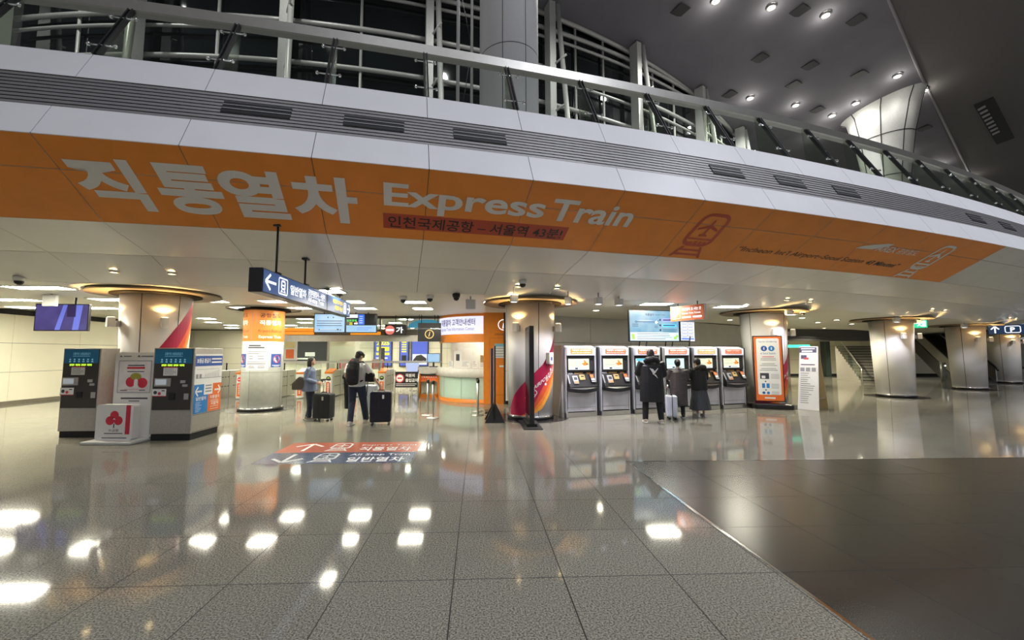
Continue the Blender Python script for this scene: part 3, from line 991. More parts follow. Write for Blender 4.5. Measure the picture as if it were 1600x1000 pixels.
cube_light(2.21, 10.0, 3.09, -.3, 'white cube projector on the right of the ring round the totem column')
cube_light(3.02, 10.2, 3.12, .1, 'white cube projector over the first ticket machine')
cube_light(3.65, 10.5, 3.13, .15, 'white cube projector over the second ticket machine')
cube_light(9.62, 12.35, 3.08, -.3, 'white cube projector before the bannered column')
cube_light(15.9, 15.0, 3.08, .2, 'white cube projector on the left of the ring round the column right of the passage')
cube_light(17.4, 15.6, 3.08, -.3, 'white cube projector on the right of the ring round the column right of the passage')
cube_light(22.3, 18.0, 3.08, -.3, 'white cube projector beside the green exit sign')
t = thing('ceiling_speaker', 'white square speaker hanging before the information booth', 'speaker', (-.19, 10.15, ZC))
MB().box((0, 0, -.04), (.03, .03, .12)).build('stem', steel_dull, t)
MB().box((0, -.02, -.2), (.24, .08, .24)).build('housing', white_plastic, t, bevel=.01)
t = thing('ceiling_speaker', 'white square speaker hanging beside the purple television', 'speaker', (-10.12, 10.15, ZC))
MB().box((0, 0, -.04), (.03, .03, .12)).build('stem', steel_dull, t)
MB().box((0, -.02, -.16), (.30, .08, .27)).build('housing', white_plastic, t, bevel=.01)

# ================================================================== HANGING TELEVISIONS
def tv(x, y, z0, w, h, rz, tilt, label, gfx, group=None, arms=True, name='television'):
    t = thing(name, label, 'screen', (x, y, z0), rz, group)
    m = MB().box((0, 0, h / 2), (w, .07, h), tilt=tilt)
    m.build('housing', black_plastic, t, bevel=.008)
    m = MB()
    gfx(m, w - .05, h - .05)
    st, ct = sin(tilt), cos(tilt)
    vs = []
    for (a, b, c) in m.v:                  # screen local (x, depth, z about the centre)
        yy, zz = b - .0365, c
        vs.append((a, yy * ct - zz * st, yy * st + zz * ct + h / 2))
    m.v = vs
    m.build('screen', gfx.mats, t)
    if arms:
        a = MB()
        for s in (-1, 1):
            a.tube([(s * w * .2, .03, h * .9), (s * w * .2, .03, ZC - z0)], .02, 8)
        a.build('ceiling_mount', black_matte, t)
    return t
def em(name, col, k=1.6): return M(name, tuple(c * .3 for c in col), .4, emit=k * .72, ecol=col, var=.05)
def gx(mats):
    def d(f):
        f.mats = mats
        return f
    return d
def tint_screen(name, cols, k, scale):     # soft two-colour screen picture
    m = M(name, cols[0], .3)
    nt = m.node_tree
    b = nt.nodes['Principled BSDF']
    r = nt.nodes['Color Ramp'] if 'Color Ramp' in nt.nodes else [n for n in nt.nodes if n.type == 'VALTORGB'][0]
    r.color_ramp.elements[0].color = list(cols[0]) + [1]
    r.color_ramp.elements[1].color = list(cols[1]) + [1]
    nz = [n for n in nt.nodes if n.type == 'TEX_NOISE'][0]
    nz.inputs['Scale'].default_value = scale
    nt.links.new(r.outputs[0], b.inputs['Emission Color'])
    b.inputs['Emission Strength'].default_value = k
    for l in list(nt.links):
        if l.to_socket == b.inputs['Base Color']: nt.links.remove(l)
    b.inputs['Base Color'].default_value = (.02, .02, .02, 1)
    return m
pur = tint_screen('violet_screen', ((.085, .055, .30), (.16, .13, .48)), .42, 3)
@gx([pur, em('dim_violet', (.05, .03, .14), .5), em('blue_violet', (.16, .20, .72), .9)])
def g_purple(m, w, h):
    m.rect(-w / 2, -h / 2, w / 2, h / 2, 0, 0)
    m.poly([(.02 * w, -.001, h * .5), (-.12 * w, -.001, -h * .5), (-.02 * w, -.001, -h * .5), (.10 * w, -.001, h * .5)], 2)
    m.poly([(.27 * w, -.001, h * .5), (.22 * w, -.001, -h * .5), (.34 * w, -.001, -h * .5), (.40 * w, -.001, h * .5)], 2)
    m.rect(.10 * w, .02 * h, .27 * w, h * .5, -.002, 1)
tv(-10.4, 10.75, 2.27, 1.24, .68, 0.05, 0, 'television with a violet picture hanging at the far left', g_purple)
blu = tint_screen('pale_blue_screen', ((.26, .56, .88), (.58, .78, .95)), .72, 1.5)
scr_dark = em('screen_ink', (.03, .06, .16), .3)
scr_white = em('screen_white', (.9, .95, 1.0), .9)
scr_blue = em('screen_blue', (.03, .15, .75), 1.2)
scr_green = em('screen_green', (.08, .75, .12), 1.2)
scr_black = M('screen_black', (.01, .011, .012), .2)
scr_yel = em('screen_yellow', (.9, .85, .05), 1.3)
scr_cyan = em('screen_cyan', (.12, .55, .85), 1.1)
scr_pale = em('screen_pale', (.84, .86, .62), 1.0)
scr_org = em('screen_orange', (.95, .30, .03), .9)
scr_vio = em('screen_violet', (.35, .35, .85), 1.0)
@gx([blu, scr_dark, scr_white])
def g_notice(m, w, h):
    m.rect(-w / 2, -h / 2, w / 2, h / 2, 0, 0)
    disc(m, -.06 * w, .32 * h, .022, -.001, 1); disc(m, .12 * w, .32 * h, .022, -.001, 1)
    m.bars(-.43 * w, .14 * h, .88 * w, 3, .13 * h, .022, -.001, 1, .12, 3)
    m.rect(-.36 * w, -.40 * h, .40 * w, -.36 * h, -.001, 1)
    m.rect(-.34 * w, -.375 * h, .34 * w, -.355 * h, -.002, 2)
    disc(m, -.34 * w, -.36 * h, .018, -.003, 1); disc(m, .28 * w, -.36 * h, .03, -.003, 1)
@gx([scr_black, scr_white, scr_blue, scr_green, scr_yel, blu, scr_org])
def g_board(m, w, h):
    m.rect(-w / 2, -h / 2, w / 2, h / 2, 0, 0)
    m.rect(-w / 2, .30 * h, -.12 * w, h / 2, -.001, 1)
    m.rect(-.10 * w, -.08 * h, .10 * w, h / 2, -.001, 2)
    m.bars(-.06 * w, .40 * h, .11 * w, 4, .12 * h, .018, -.002, 1, .1, 5)
    m.text('인천공항', (-.49 * w, -.002, .09 * h), X3, Z3, w=.34 * w, h=.12 * h, mi=3, off=.02)
    m.text('22', (-.40 * w, -.002, -.08 * h), X3, Z3, h=.13 * h, mi=4, off=.02)
    m.rect(-.24 * w, -.06 * h, -.12 * w, .03 * h, -.001, 1); disc(m, -.16 * w, .05 * h, .03, -.002, 6)
    m.rect(-w / 2, -h / 2, w / 2, -.12 * h, -.001, 5)
    m.bars(-.15 * w, -.25 * h, .55 * w, 2, .11 * h, .015, -.002, 2, .3, 8)
tv(-5.08, 14.35, 2.42, 1.06, .66, 0, 0, 'left one of the two joined screens over the gates, with a pale blue notice', g_notice, 'joined screens over the gates')
tv(-4.01, 14.35, 2.42, 1.06, .66, 0, 0, 'right one of the two joined screens over the gates, with green train times', g_board, 'joined screens over the gates')

# ================================================================== BLUE HANGING DIRECTION SIGN
sign_blue = M('blue_sign_face', (.035, .085, .23), .28, emit=.5, ecol=(.05, .11, .28))
sign_glow = em('white_sign_glow', (.95, .96, 1.0), 1.5)
sign_yel = em('yellow_sign_glow', (1.0, .60, .01), 1.5)
t = thing('hanging_direction_sign', 'long dark blue lit sign with white arrows hung under the balcony', 'sign', (-3.32, 6.22, 2.615))
L = 4.25
m = MB().box((-.0, L / 2, .19), (.20, L, .37)); m.build('box_body', [black_plastic], t, bevel=.01)
m = MB()
U = (0, 1, 0)
def sgn_rect(m, u0, v0, u1, v1, e=0.0, mi=0):
    return m.poly([(.104 + e, u0, v0), (.104 + e, u1, v0), (.104 + e, u1, v1), (.104 + e, u0, v1)], mi)
f1 = MB(); sgn_rect(f1, .03, .02, 2.62, .36); sgn_rect(f1, 2.68, .02, L - .03, .36)
f1 = f1.build('sign_face', sign_blue, t)
m = MB()
def sseg(m, u0, v0, u1, v1, w, mi=0):
    du, dv = u1 - u0, v1 - v0; l = hypot(du, dv); a, b = -dv / l * w / 2, du / l * w / 2
    m.poly([(.108, u0 - a, v0 - b), (.108, u1 - a, v1 - b), (.108, u1 + a, v1 + b), (.108, u0 + a, v0 + b)], mi)
sseg(m, .10, .19, .42, .19, .04); sseg(m, .09, .19, .24, .31, .04); sseg(m, .09, .19, .24, .07, .04)
def pict(m, u, v, w, h):                   # train pictogram in a frame
    for q in outline(rrect(u, v, u + w, v + h, .04), .022): m.poly([(.108, a, b) for a, b in q])
    for q in outline(rrect(u + w * .27, v + h * .30, u + w * .73, v + h * .86, .04), .03): m.poly([(.108, a, b) for a, b in q])
    sgn_rect(m, u + w * .30, v + h * .52, u + w * .70, v + h * .60, .004)
    sseg(m, u + w * .36, v + h * .28, u + w * .26, v + h * .12, .025); sseg(m, u + w * .64, v + h * .28, u + w * .74, v + h * .12, .025)
    sgn_rect(m, u + w * .36, v + h * .16, u + w * .64, v + h * .20, .004)
pict(m, .50, .05, .32, .28)
m.text('일반열차', (.108, .92, .10), U, Z3, w=.66, h=.17, off=.02)
m.text('공항화물청사 – 서울역', (.108, 1.66, .20), U, Z3, w=.86, h=.115, off=.015)
sgn_rect(m, 1.66, .178, 2.52, .186, .004)
m.text('All-stop Train', (.108, 1.66, .05), U, Z3, w=.80, h=.115, off=.01)
pict(m, 3.72, .05, .20, .26)
sseg(m, 3.98, .18, 4.20, .18, .035); sseg(m, 4.20, .18, 4.10, .29, .035); sseg(m, 4.20, .18, 4.10, .07, .035)
m.build('white_lettering', sign_glow, f1)
m = MB()
m.text('직통열차 고객안내', (.108, 2.98, .21), U, Z3, w=.66, h=.10, off=.03)
m.text('센터', (.108, 3.66, .12), U, Z3, w=.01 + .25, h=.10, off=.03) if False else None
m.text('직통열차 타는곳', (.108, 3.12, .07), U, Z3, w=.54, h=.11, off=.03)
m.build('yellow_lettering', sign_yel, f1)
for y, ztop in ((.62, 3.83), (1.75, 3.53), (2.95, 3.13), (3.75, 3.125)):
    r = MB().tube([(0, y, .37), (0, y, ztop - 2.615)], .018, 8)
    r.box((0, y, .39), (.12, .12, .05)).box((0, y, ztop - 2.63), (.11, .11, .03))
    r.build('hanger_rod', charcoal, t)

# ================================================================== FLOOR MARKING
t = thing('floor_marking', 'red and blue direction panels stuck on the granite floor', 'floor sign', (-3.50, 6.68, 0.0015))
r_ = MB().poly([(0, .74, 0), (2.44, .74, 0), (2.44, 1.55, 0), (0, 1.55, 0)]).build('red_panel', M('floor_red_film', (.62, .15, .09), .22), t)
b_ = MB().poly([(0, 0, 0), (2.44, 0, 0), (2.44, .74, 0), (0, .74, 0)]).build('blue_panel', M('floor_blue_film', (.055, .095, .19), .22), t)
Y3 = (0, 1, 0)
def fseg(m, x0, y0, x1, y1, w, z=.0012):
    dx, dy = x1 - x0, y1 - y0; l = hypot(dx, dy); a, b = -dy / l * w / 2, dx / l * w / 2
    m.poly([(x0 - a, y0 - b, z), (x1 - a, y1 - b, z), (x1 + a, y1 + b, z), (x0 + a, y0 + b, z)])
def emblem(m, ox, oy, w, h, z=.0012):
    for g in train_logo(w, h): m.poly([(ox + x, oy + y, z) for x, y in g])
m = MB()
fseg(m, .42, .86, .42, 1.40, .06); fseg(m, .42, 1.42, .18, 1.20, .06); fseg(m, .42, 1.42, .66, 1.20, .06)
emblem(m, 1.00, .84, .40, .62)
m.text('Express Train', (1.35, 1.20, .0012), X3, Y3, w=1.0, h=.16, off=.0)
m.text('직통열차', (1.38, .84, .0012), X3, Y3, w=.92, h=.30, off=.015)
m.build('lettering', white_film, r_)
m = MB()
fseg(m, .42, .10, .42, .62, .06); fseg(m, .42, .09, .18, .32, .06); fseg(m, .42, .09, .66, .32, .06)
emblem(m, 1.00, .08, .40, .60)
m.text('All Stop Train', (1.35, .47, .0012), X3, Y3, w=1.0, h=.16, off=.0)
m.text('일반열차', (1.38, .09, .0012), X3, Y3, w=.92, h=.30, off=.015)
m.build('lettering', white_film, b_)

# ================================================================== CARD DEPOSIT REFUND MACHINES
teal = M('teal_header_face', (.01, .10, .18), .25, emit=.10, ecol=(.01, .13, .26))
led = em('led_yellow_green', (.55, .95, .04), 1.5)
def refund_machine(x, y, rz, label, side=False, d=.92, w=.79):
    t = thing('card_refund_machine', label, 'machine', (x, y, 0), rz, 'card deposit refund machines')
    h = 1.82
    m = MB().span((-w / 2, 0, .13), (w / 2, d, h)); m.build('cabinet', steel_dull, t, bevel=.012)
    MB().span((-w / 2 + .02, .03, .002), (w / 2 - .02, d - .03, .14)).build('plinth', black_matte, t)
    fp = MB().span((-w / 2 + .03, -.012, .60), (w / 2 - .03, .01, h - .02)); fp = fp.build('front_panel', M('brown_black_panel', (.045, .040, .036), .35), t)
    m = MB().rect(-w / 2 + .035, h - .31, w / 2 - .035, h - .03, -.014).build('header', teal, t)
    k = MB()
    k.text('교통카드 보증금환급기', (0, -.016, h - .145), X3, Z3, w=.34, h=.055, align='c', off=.005)
    k.rect(-.17, h - .170, .17, h - .163, -.016)
    for i in range(6):
        disc(k, -.22 + i * .088, h - .235, .018, -.016, n=10)
        k.rect(-.24 + i * .088, h - .29, -.20 + i * .088, h - .265, -.016)
    k.build('header_print', M('pale_teal_print', (.16, .42, .55), .4, emit=.25, ecol=(.2, .55, .7)), m)
    k = MB()
    for i in range(4):
        a = -.22 + i * .115
        for j in range(4):
            k.rect(a + j * .024, h - .365 + .006 * ((i + j) % 2), a + j * .024 + .017, h - .325, -.016)
    k.build('led_text', led, t)
    k = MB().rect(-.18, 1.27, .09, 1.43, -.016, 0).rect(-.18, 1.425, .09, 1.44, -.017, 1)
    k.bars(-.16, 1.41, .23, 5, .026, .008, -.018, 2, .3, 2)
    k.build('instruction_sticker', [paper, red_print, grey_print], t)
    k = MB().span((-.33, -.03, 1.06), (-.02, 0, 1.22), 0).rect(-.31, 1.09, -.10, 1.20, -.032, 1)
    k.build('card_reader', [steel_dull, M('lcd_pale', (.45, .5, .55), .2, emit=.25, ecol=(.5, .55, .6))], t)
    k = MB().rect(-.37, .86, -.10, 1.01, -.016, 0).rect(-.37, .86, -.10, .875, -.017, 1).rect(-.19, .965, -.13, .985, -.017, 2)
    disc(k, -.31, .94, .035, -.017, 2, 12); disc(k, -.23, .92, .03, -.017, 1, 12)
    k.build('card_sticker', [paper, red_print, dark_print], t)
    k = MB().span((.16, -.025, 1.12), (.26, 0, 1.18)).span((.20, -.02, 1.05), (.30, 0, 1.10)); k.build('coin_slot', steel, t, bevel=.004)
    k = MB().span((-.05, -.03, .80), (.07, .0, .93)); k.build('return_tray', black_plastic, t, bevel=.01)
    k = MB().span((.24, -.02, .80), (.33, 0, .92)); k.build('lock_plate', steel, t, bevel=.004)
    k = MB().rect(-w / 2 + .03, .15, w / 2 - .03, .59, -.004); k.build('lower_door', steel_dull, t)
    k = MB().cyl((-w / 2 + .08, -.004, .19), .014, .01, 10).cyl((w / 2 - .08, -.004, .19), .014, .01, 10); k.build('lock', chrome, t)
    if side:                               # printed guide on the right flank
        xs = w / 2 + .004
        q = lambda m, a, z0, b, z1, e=0.0, mi=0: m.poly([(xs + e, a, z0), (xs + e, b, z0), (xs + e, b, z1), (xs + e, a, z1)], mi)
        k = MB()
        q(k, .03, .50, .90, 1.70, 0, 0)
        q(k, .03, 1.45, .90, 1.66, .002, 1)
        q(k, .03, .50, .47, 1.08, .002, 2)
        q(k, .47, .50, .90, 1.08, .002, 3)
        q(k, .33, .86, .61, 1.10, .003, 0)
        g = k.build('side_graphic', [paper, blue_print, sky_print, orange_print], t)
        UY = (0, 1, 0)
        k = MB()
        k.text('보증금 환급기', (xs + .005, .07, 1.51), UY, Z3, w=.42, h=.10, off=.03)
        for z in (1.58, 1.51): q(k, .53, z, .87, z + .03, .005)
        for (u0, v0, u1, v1) in ((.07, .94, .27, .94), (.07, .94, .15, 1.03), (.07, .94, .15, .85), (.67, .94, .87, .94), (.87, .94, .79, 1.03), (.87, .94, .79, .85)):
            du, dv = u1 - u0, v1 - v0; l = hypot(du, dv); a, b = -dv / l * .017, du / l * .017
            k.poly([(xs + .005, u0 - a, v0 - b), (xs + .005, u1 - a, v1 - b), (xs + .005, u1 + a, v1 + b), (xs + .005, u0 + a, v0 + b)])
        k.text('일반열차', (xs + .005, .25, .755), UY, Z3, w=.32, h=.075, off=.02, align='c')
        k.text('직통열차', (xs + .005, .69, .755), UY, Z3, w=.32, h=.075, off=.02, align='c')
        k.text('서울역', (xs + .005, .69, .62), UY, Z3, w=.26, h=.065, off=.02, align='c')
        for i in range(7): q(k, .09, .715 - i * .03, .20 + .12 * random.random(), .722 - i * .03, .005)
        for z in (.72, .69, .59, .54): q(k, .55, z, .82, z + .01, .005)
        k.build('lettering', white_film, g)
        k = MB()
        q(k, .10, 1.20, .88, 1.212, .005)
        for i in range(9): q(k, .34 + i * .055, 1.22, .352 + i * .055, 1.28 + .01 * i, .005)
        for i in range(2): q(k, .06 + .1 * i, 1.20, .13 + .1 * i, 1.29, .005)
        q(k, .08, 1.38, .80, 1.386, .005)
        for z in (.91, .97, 1.03): q(k, .37, z, .57, z + .03, .005)
        k.build('route_print', grey_print, g)
        k = MB()
        for z in (.15, .48):
            q(k, .02, z, .90, z + .006, .002)
        k.build('panel_seam', dark_gap, t)
    return t
refund_machine(-8.16, 8.90, 0.0, 'steel card refund machine on the left, half behind the white donation kiosk', False, .45, .75)
refund_machine(-6.05, 8.52, 0.0, 'steel card refund machine with blue and orange train guide on its flank', True)

# ---- white donation kiosk with the three red fruits
t = thing('donation_kiosk', 'white donation kiosk with red three-fruit emblem between the refund machines', 'kiosk', (-6.98, 8.30, 0), -.05)
MB().prism([(-.46, -.12, .002), (.50, -.12, .002), (.50, .62, .002), (-.46, .62, .002)], (0, 0, .05)).build('base_plate', white_paint, t, bevel=.012)
lp = MB().prism([(p[0], .08, p[1]) for p in rrect(-.38, .05, .34, .72, .05)], (0, .16, 0)).build('lower_panel', white_plastic, t)
up = MB().prism([(p[0], .36, p[1]) for p in rrect(-.34, .05, .48, 1.73, .06)], (0, .12, 0)).build('upper_panel', white_plastic, t)
k = MB()
for (cx, cz) in ((-.02, .52), (-.10, .42), (.06, .42)): disc(k, cx, cz, .085, .077, 0, 22)
k.poly([(-.02, .0765, .47), (.01, .0765, .44), (-.05, .0765, .44)][::-1], 1)
k.rect(-.03, .28, -.008, .36, .0765, 2)
k.rect(.20, .16, .29, .71, .077, 0)
k.build('fruit_emblem', [red_print, paper, dark_print], lp)
k = MB().text('모금함', (-.02, .077, .21), X3, Z3, w=.20, h=.05, align='c', off=.01)
k.rect(-.20, .17, .16, .185, .077).rect(-.24, .085, .24, .10, .077)
k.build('print', dark_print, lp)
k = MB().rect(-.27, .92, .41, 1.57, .357, 0).rect(-.25, .94, .39, 1.55, .355, 1)
k = k.build('poster_frame', [M('silver_frame', (.45, .45, .46), .3, metal=.5), M('pale_poster', (.75, .72, .72), .3)], up)
p = MB()
p.rect(-.08, 1.46, .26, 1.48, .353, 2).rect(-.09, 1.40, .27, 1.44, .353, 0).rect(-.08, 1.34, .26, 1.355, .353, 2)
disc(p, 0, 1.14, .10, .353, 0); disc(p, .14, 1.17, .09, .352, 0); disc(p, .24, 1.12, .10, .353, 0)
disc(p, .10, 1.25, .07, .351, 1, sx=1.6)
p.rect(.07, 1.03, .15, 1.14, .350, 3); disc(p, .11, 1.16, .04, .350, 3)
p.rect(-.12, .99, .30, .995, .353, 0).rect(-.2, .965, -.06, .98, .353, 2).rect(.18, .965, .3, .98, .353, 2)
p.build('poster_print', [red_print, M('olive_print', (.35, .33, .05), .5), dark_print, paper], k)
k = MB()
k.poly([(-.26, .357, 1.64), (-.20, .357, 1.64), (-.23, .357, 1.67)]).poly([(.10, .357, 1.64), (.16, .357, 1.64), (.13, .357, 1.68)])
k.rect(-.18, 1.645, -.02, 1.66, .357).rect(.18, 1.645, .42, 1.66, .357)
k.rect(-.18, .80, .36, .83, .357).rect(-.02, .755, .2, .77, .357)
k.build('print', dark_print, up)
# ================================================================== GLASS PARTITION AND FARE GATES
brown_band = M('brown_lintel', (.16, .135, .105), .4)
silver_band = M('silver_lintel', (.62, .60, .54), .3, metal=.5)
gw = sroot('wall_partition', 'glass partition with lintel over the fare gates')
PX0, PX1, PYW = -9.3, -1.45, 17.0
m = MB().span((PX0, PYW - .08, 2.46), (PX1, PYW + .08, 2.68)); m.build('lintel', brown_band, gw)
m = MB().span((PX0, PYW - .10, 2.20), (PX1, PYW + .10, 2.455)); m.build('lintel', silver_band, gw)
m = MB().span((PX0, PYW - .06, 3.14), (PX1, PYW + .06, 3.24)); m.build('head_rail', brown_band, gw)
m = MB().span((PX0, PYW - .05, 1.34), (PX1, PYW - .02, 1.42)); m.build('lower_rail', white_paint, gw)
pm = M('partition_post_steel', (.42, .40, .36), .3, metal=.8)
for x in (-9.25, -8.45, -6.05, -3.98, -2.9, -1.5):
    MB().span((x - .035, PYW - .045, 0 if x not in (-2.9,) else 2.66), (x + .035, PYW + .045, 3.2)).build('post', pm, gw)
xs = [-9.25, -8.45, -6.05, -3.98, -2.9, -1.5]
for a, b in zip(xs[:-1], xs[1:]):
    MB().span((a + .04, PYW - .006, 2.69), (b - .04, PYW + .006, 3.13)).build('glass', clear_glass, gw)
    if b < -3.5:
        MB().span((a + .04, PYW - .04, 1.42), (b - .04, PYW - .03, 2.19)).build('glass', clear_glass, gw)
        MB().span((a + .04, PYW + .9, .25), (b - .04, PYW + .91, 1.30)).build('glass', clear_glass, gw)
struct(MB().span((-6.62, 18.6, 0), (-5.45, 19.3, 3.33)), 'wall_pier', cream_wall, 'cream pier behind the fare gates')
# orange header strips on the lintel
for (x0, x1, lab) in ((-8.4, -6.6, 'orange header strip over the left fare gates'), (-5.15, -3.95, 'orange header strip under the joined screens')):
    t = thing('header_strip', lab, 'sign', ((x0 + x1) / 2, PYW - .13, 2.47), 0, 'orange strips on the lintel')
    w = x1 - x0
    MB().span((-w / 2, 0, 0), (w / 2, .04, .12)).build('lower_strip', M('orange_header_glow', (.9, .30, .02), .35, emit=.5, ecol=(1, .34, .02)), t, bevel=.01)
    if x0 < -6: MB().span((-w / 2, 0, .14), (w / 2, .04, .27)).build('upper_strip', MATS['orange_header_glow'], t, bevel=.01)
t = thing('gate_number_sign', 'small dark number sign on the cream pier', 'sign', (-6.03, 18.57, 2.29))
MB().span((-.20, -.03, 0), (.20, .02, .20)).build('plate', charcoal, t)
MB().text('7 · 45', (0, -.034, .05), X3, Z3, w=.26, h=.11, align='c', off=.02).build('lettering', sign_glow, t)

gate_steel = M('gate_steel', (.50, .49, .45), .30, metal=.85, var=.08, scale=14, aniso=(1, .1, .02))
gate_orange = M('gate_orange', (.86, .24, .02), .3, coat=.4)
def fare_gate(x, y, label, closed):
    t = thing('fare_gate', label, 'gate', (x, y, 0), 0, 'fare gates')
    w = .27
    MB().prism([(-w / 2, .10, .03), (-w / 2, 1.75, .03), (-w / 2, 1.75, 1.05), (-w / 2, .42, 1.05), (-w / 2, .10, .90)], (w, 0, 0)).build('body', gate_steel, t, bevel=.012)
    MB().prism([(-w / 2 - .02, -.04, .92), (-w / 2 - .02, .46, 1.06), (-w / 2 - .02, .46, 1.12), (-w / 2 - .02, -.04, 1.00)], (w + .04, 0, 0)).build('card_reader', gate_orange, t, bevel=.012)
    MB().span((-.115, -.03, .03), (.115, .10, .93)).build('front_pillar', white_plastic, t, bevel=.01)
    k = MB().rect(-.085, .10, .085, .60, -.034)
    k = k.build('orange_strip', orange_print, t)
    m = MB()
    for i in range(6): m.rect(-.03, .18 + i * .065, .03, .22 + i * .065, -.037)
    m.build('lettering', white_film, k)
    k = MB(); disc(k, 0, .74, .085, -.034)
    s = k.build('signal', em('gate_red_signal', (.85, .03, .06), .9) if closed else black_plastic, t)
    k = MB()
    if closed: k.rect(-.06, .725, .06, .755, -.037)
    else: k.poly([(-.03, -.037, .78), (-.05, -.037, .74), (.05, -.037, .74), (.03, -.037, .78)])
    k.build('symbol', white_film if closed else em('gate_green_arrow', (.45, .7, .05), 1.0), s)
    k = MB()
    for sx in (-1, 1):
        for z in (.42, .78):
            for i in range(7):
                if i == 4: continue
                y0 = .30 + i * .19
                k.span((sx * (w / 2) - .004, y0, z), (sx * (w / 2) + .004, y0 + .12, z + .025))
    k.build('sensor_slot', black_matte, t)
    k = MB()
    for sx in (-1, 1): k.span((sx * (w / 2) - .003, .98, .04), (sx * (w / 2) + .003, .995, 1.04))
    k.build('panel_seam', dark_gap, t)
    MB().tube([(0, 1.0, 1.05), (0, 1.0, 1.34)], .025, 8).build('rail_support', black_plastic, t)
for i, (x, y, c) in enumerate([(-11.1, 15.95, True), (-10.05, 16.05, False), (-9.0, 16.15, True), (-7.85, 16.2, True), (-6.85, 16.35, True), (-5.86, 16.6, False), (-4.87, 16.75, False), (-3.86, 16.9, False)]):
    fare_gate(x, y, ['steel fare gate at the left end of the gate row', 'steel fare gate second from the left end', 'steel fare gate just left of the lobby column', 'fare gate with red no-entry disc right of the lobby column',
                     'fare gate with red no-entry disc behind the woman in blue', 'fare gate with green arrow beside the cream pier', 'fare gate half behind the man with the backpack', 'last fare gate, beside the black staff-only barrier'][i], c)
t = thing('notice', 'orange and yellow notice on the partition glass left of the woman', 'notice', (-7.52, PYW - .05, 1.44))
MB().span((-.26, -.012, 0), (.26, 0, .80)).build('sheet', paper, t)
MB().rect(-.18, .08, .14, .44, -.016, 0).rect(-.22, .5, .18, .74, -.016, 1).build('print', [orange_print, M('pale_yellow_print', (.8, .72, .35), .5)], t)
t = thing('notice', 'red-edged white notice standing behind the fare gate at the pier', 'notice', (-5.55, 17.6, 1.06))
MB().prism([(p[0], 0, p[1]) for p in rrect(-.24, 0, .24, .42, .08)], (0, .02, 0)).build('plate', M('pink_paper', (.80, .62, .58), .5), t)
MB().rect(-.24, .04, -.19, .36, -.004, 0).rect(.19, .04, .24, .36, -.004, 0).bars(-.13, .30, .26, 4, .06, .02, -.004, 0, .2).build('print', red_print, t)
t = thing('notice', 'red-edged white notice standing over the last fare gates', 'notice', (-4.2, 17.6, 1.06))
MB().prism([(p[0], 0, p[1]) for p in rrect(-.24, 0, .24, .42, .08)], (0, .02, 0)).build('plate', MATS['pink_paper'], t)
MB().rect(-.24, .04, -.19, .36, -.004, 0).rect(.19, .04, .24, .36, -.004, 0).bars(-.13, .30, .26, 4, .06, .02, -.004, 0, .2).build('print', red_print, t)
# dark window and posters on the back wall
t = sroot('window_1', 'dark office window in the back wall')
MB().span((-12.4, 26.7, 1.25), (-9.3, 26.85, 2.6)).build('pane', M('dark_office_glass', (.03, .03, .03), .12), t)
MB().span((-10.9, 26.6, 1.55), (-10.3, 26.62, 1.80)).build('sheet', paper, t)
MB().span((-11.5, 26.62, 1.35), (-10.5, 26.66, 1.45)).build('ledge', paper, t)
pb = em('poster_blue', (.10, .16, .72), .8); py_ = em('poster_yellow', (.85, .82, .04), 1.1); pw = em('poster_white', (.75, .80, .90), 1.0)
def lightbox(x, w, z0, z1, label, kind):
    t = thing('lit_poster', label, 'poster', (x, 26.83, z0), 0, 'lit posters on the back wall')
    h = z1 - z0
    MB().span((-w / 2 - .06, 0, -.06), (w / 2 + .06, .14, h + .06)).build('frame', charcoal, t)
    p = MB().rect(-w / 2, 0, w / 2, h, -.01).build('panel', pb, t)
    m = MB()
    if kind == 0:
        m.text('2025', (0, -.02, h * .78), X3, Z3, w=w * .8, h=h * .17, align='c', off=.05, mi=0)
        m.text('NEW', (0, -.02, h * .58), X3, Z3, w=w * .7, h=h * .15, align='c', off=.05, mi=0) if False else m.rect(-w * .38, h * .56, w * .38, h * .72, -.02, 0)
        m.rect(-w * .12, h * .0, w * .12, h * .68, -.03, 2)
        m.rect(-w * .4, h * .40, w * .4, h * .5, -.02, 0)
        m.rect(-w * .4, h * .26, w * .3, h * .32, -.02, 1)
    elif kind == 1:
        for i in range(5): m.rect(-w * .3, h * (.52 + .09 * i), w * .3, h * (.57 + .09 * i), -.02, 0)
        m.rect(-w * .3, .1 * h, w * .3, h * .4, -.02, 2)
    else:
        m.rect(-w * .46, h * .04, w * .46, h * .46, -.02, 1)
        m.poly([(-w * .4, -.03, h * .12), (w * .4, -.03, h * .12), (w * .44, -.03, h * .28), (w * .1, -.03, h * .44), (-w * .2, -.03, h * .40), (-w * .42, -.03, h * .22)], 2)
        disc(m, -w * .2, h * .16, w * .07, -.04, 1); disc(m, w * .25, h * .16, w * .07, -.04, 1)
    m.build('picture', [py_, pw, charcoal], p)
lightbox(-6.1, 1.05, .95, 2.62, 'tall blue lit poster with big yellow figures on the back wall', 0)
lightbox(-4.75, .5, .95, 2.6, 'narrow poster with yellow rows on the back wall', 1)
lightbox(-3.75, 1.0, .95, 2.55, 'lit poster with a pale car shape on the back wall', 2)
t = thing('help_screen', 'pale blue standing screen behind the staff-only barrier', 'screen', (-3.05, 19.5, 0))
MB().tube([(0, 0, 0.02), (0, 0, .9)], .03, 8).cyl((0, 0, 0), .2, .02, 16).build('stand', steel_dull, t)
MB().box((0, 0, 1.1), (.6, .06, .5)).build('housing', white_plastic, t); MB().rect(-.27, .88, .27, 1.32, -.035).build('screen', em('pale_screen', (.45, .55, .85), .9), t)

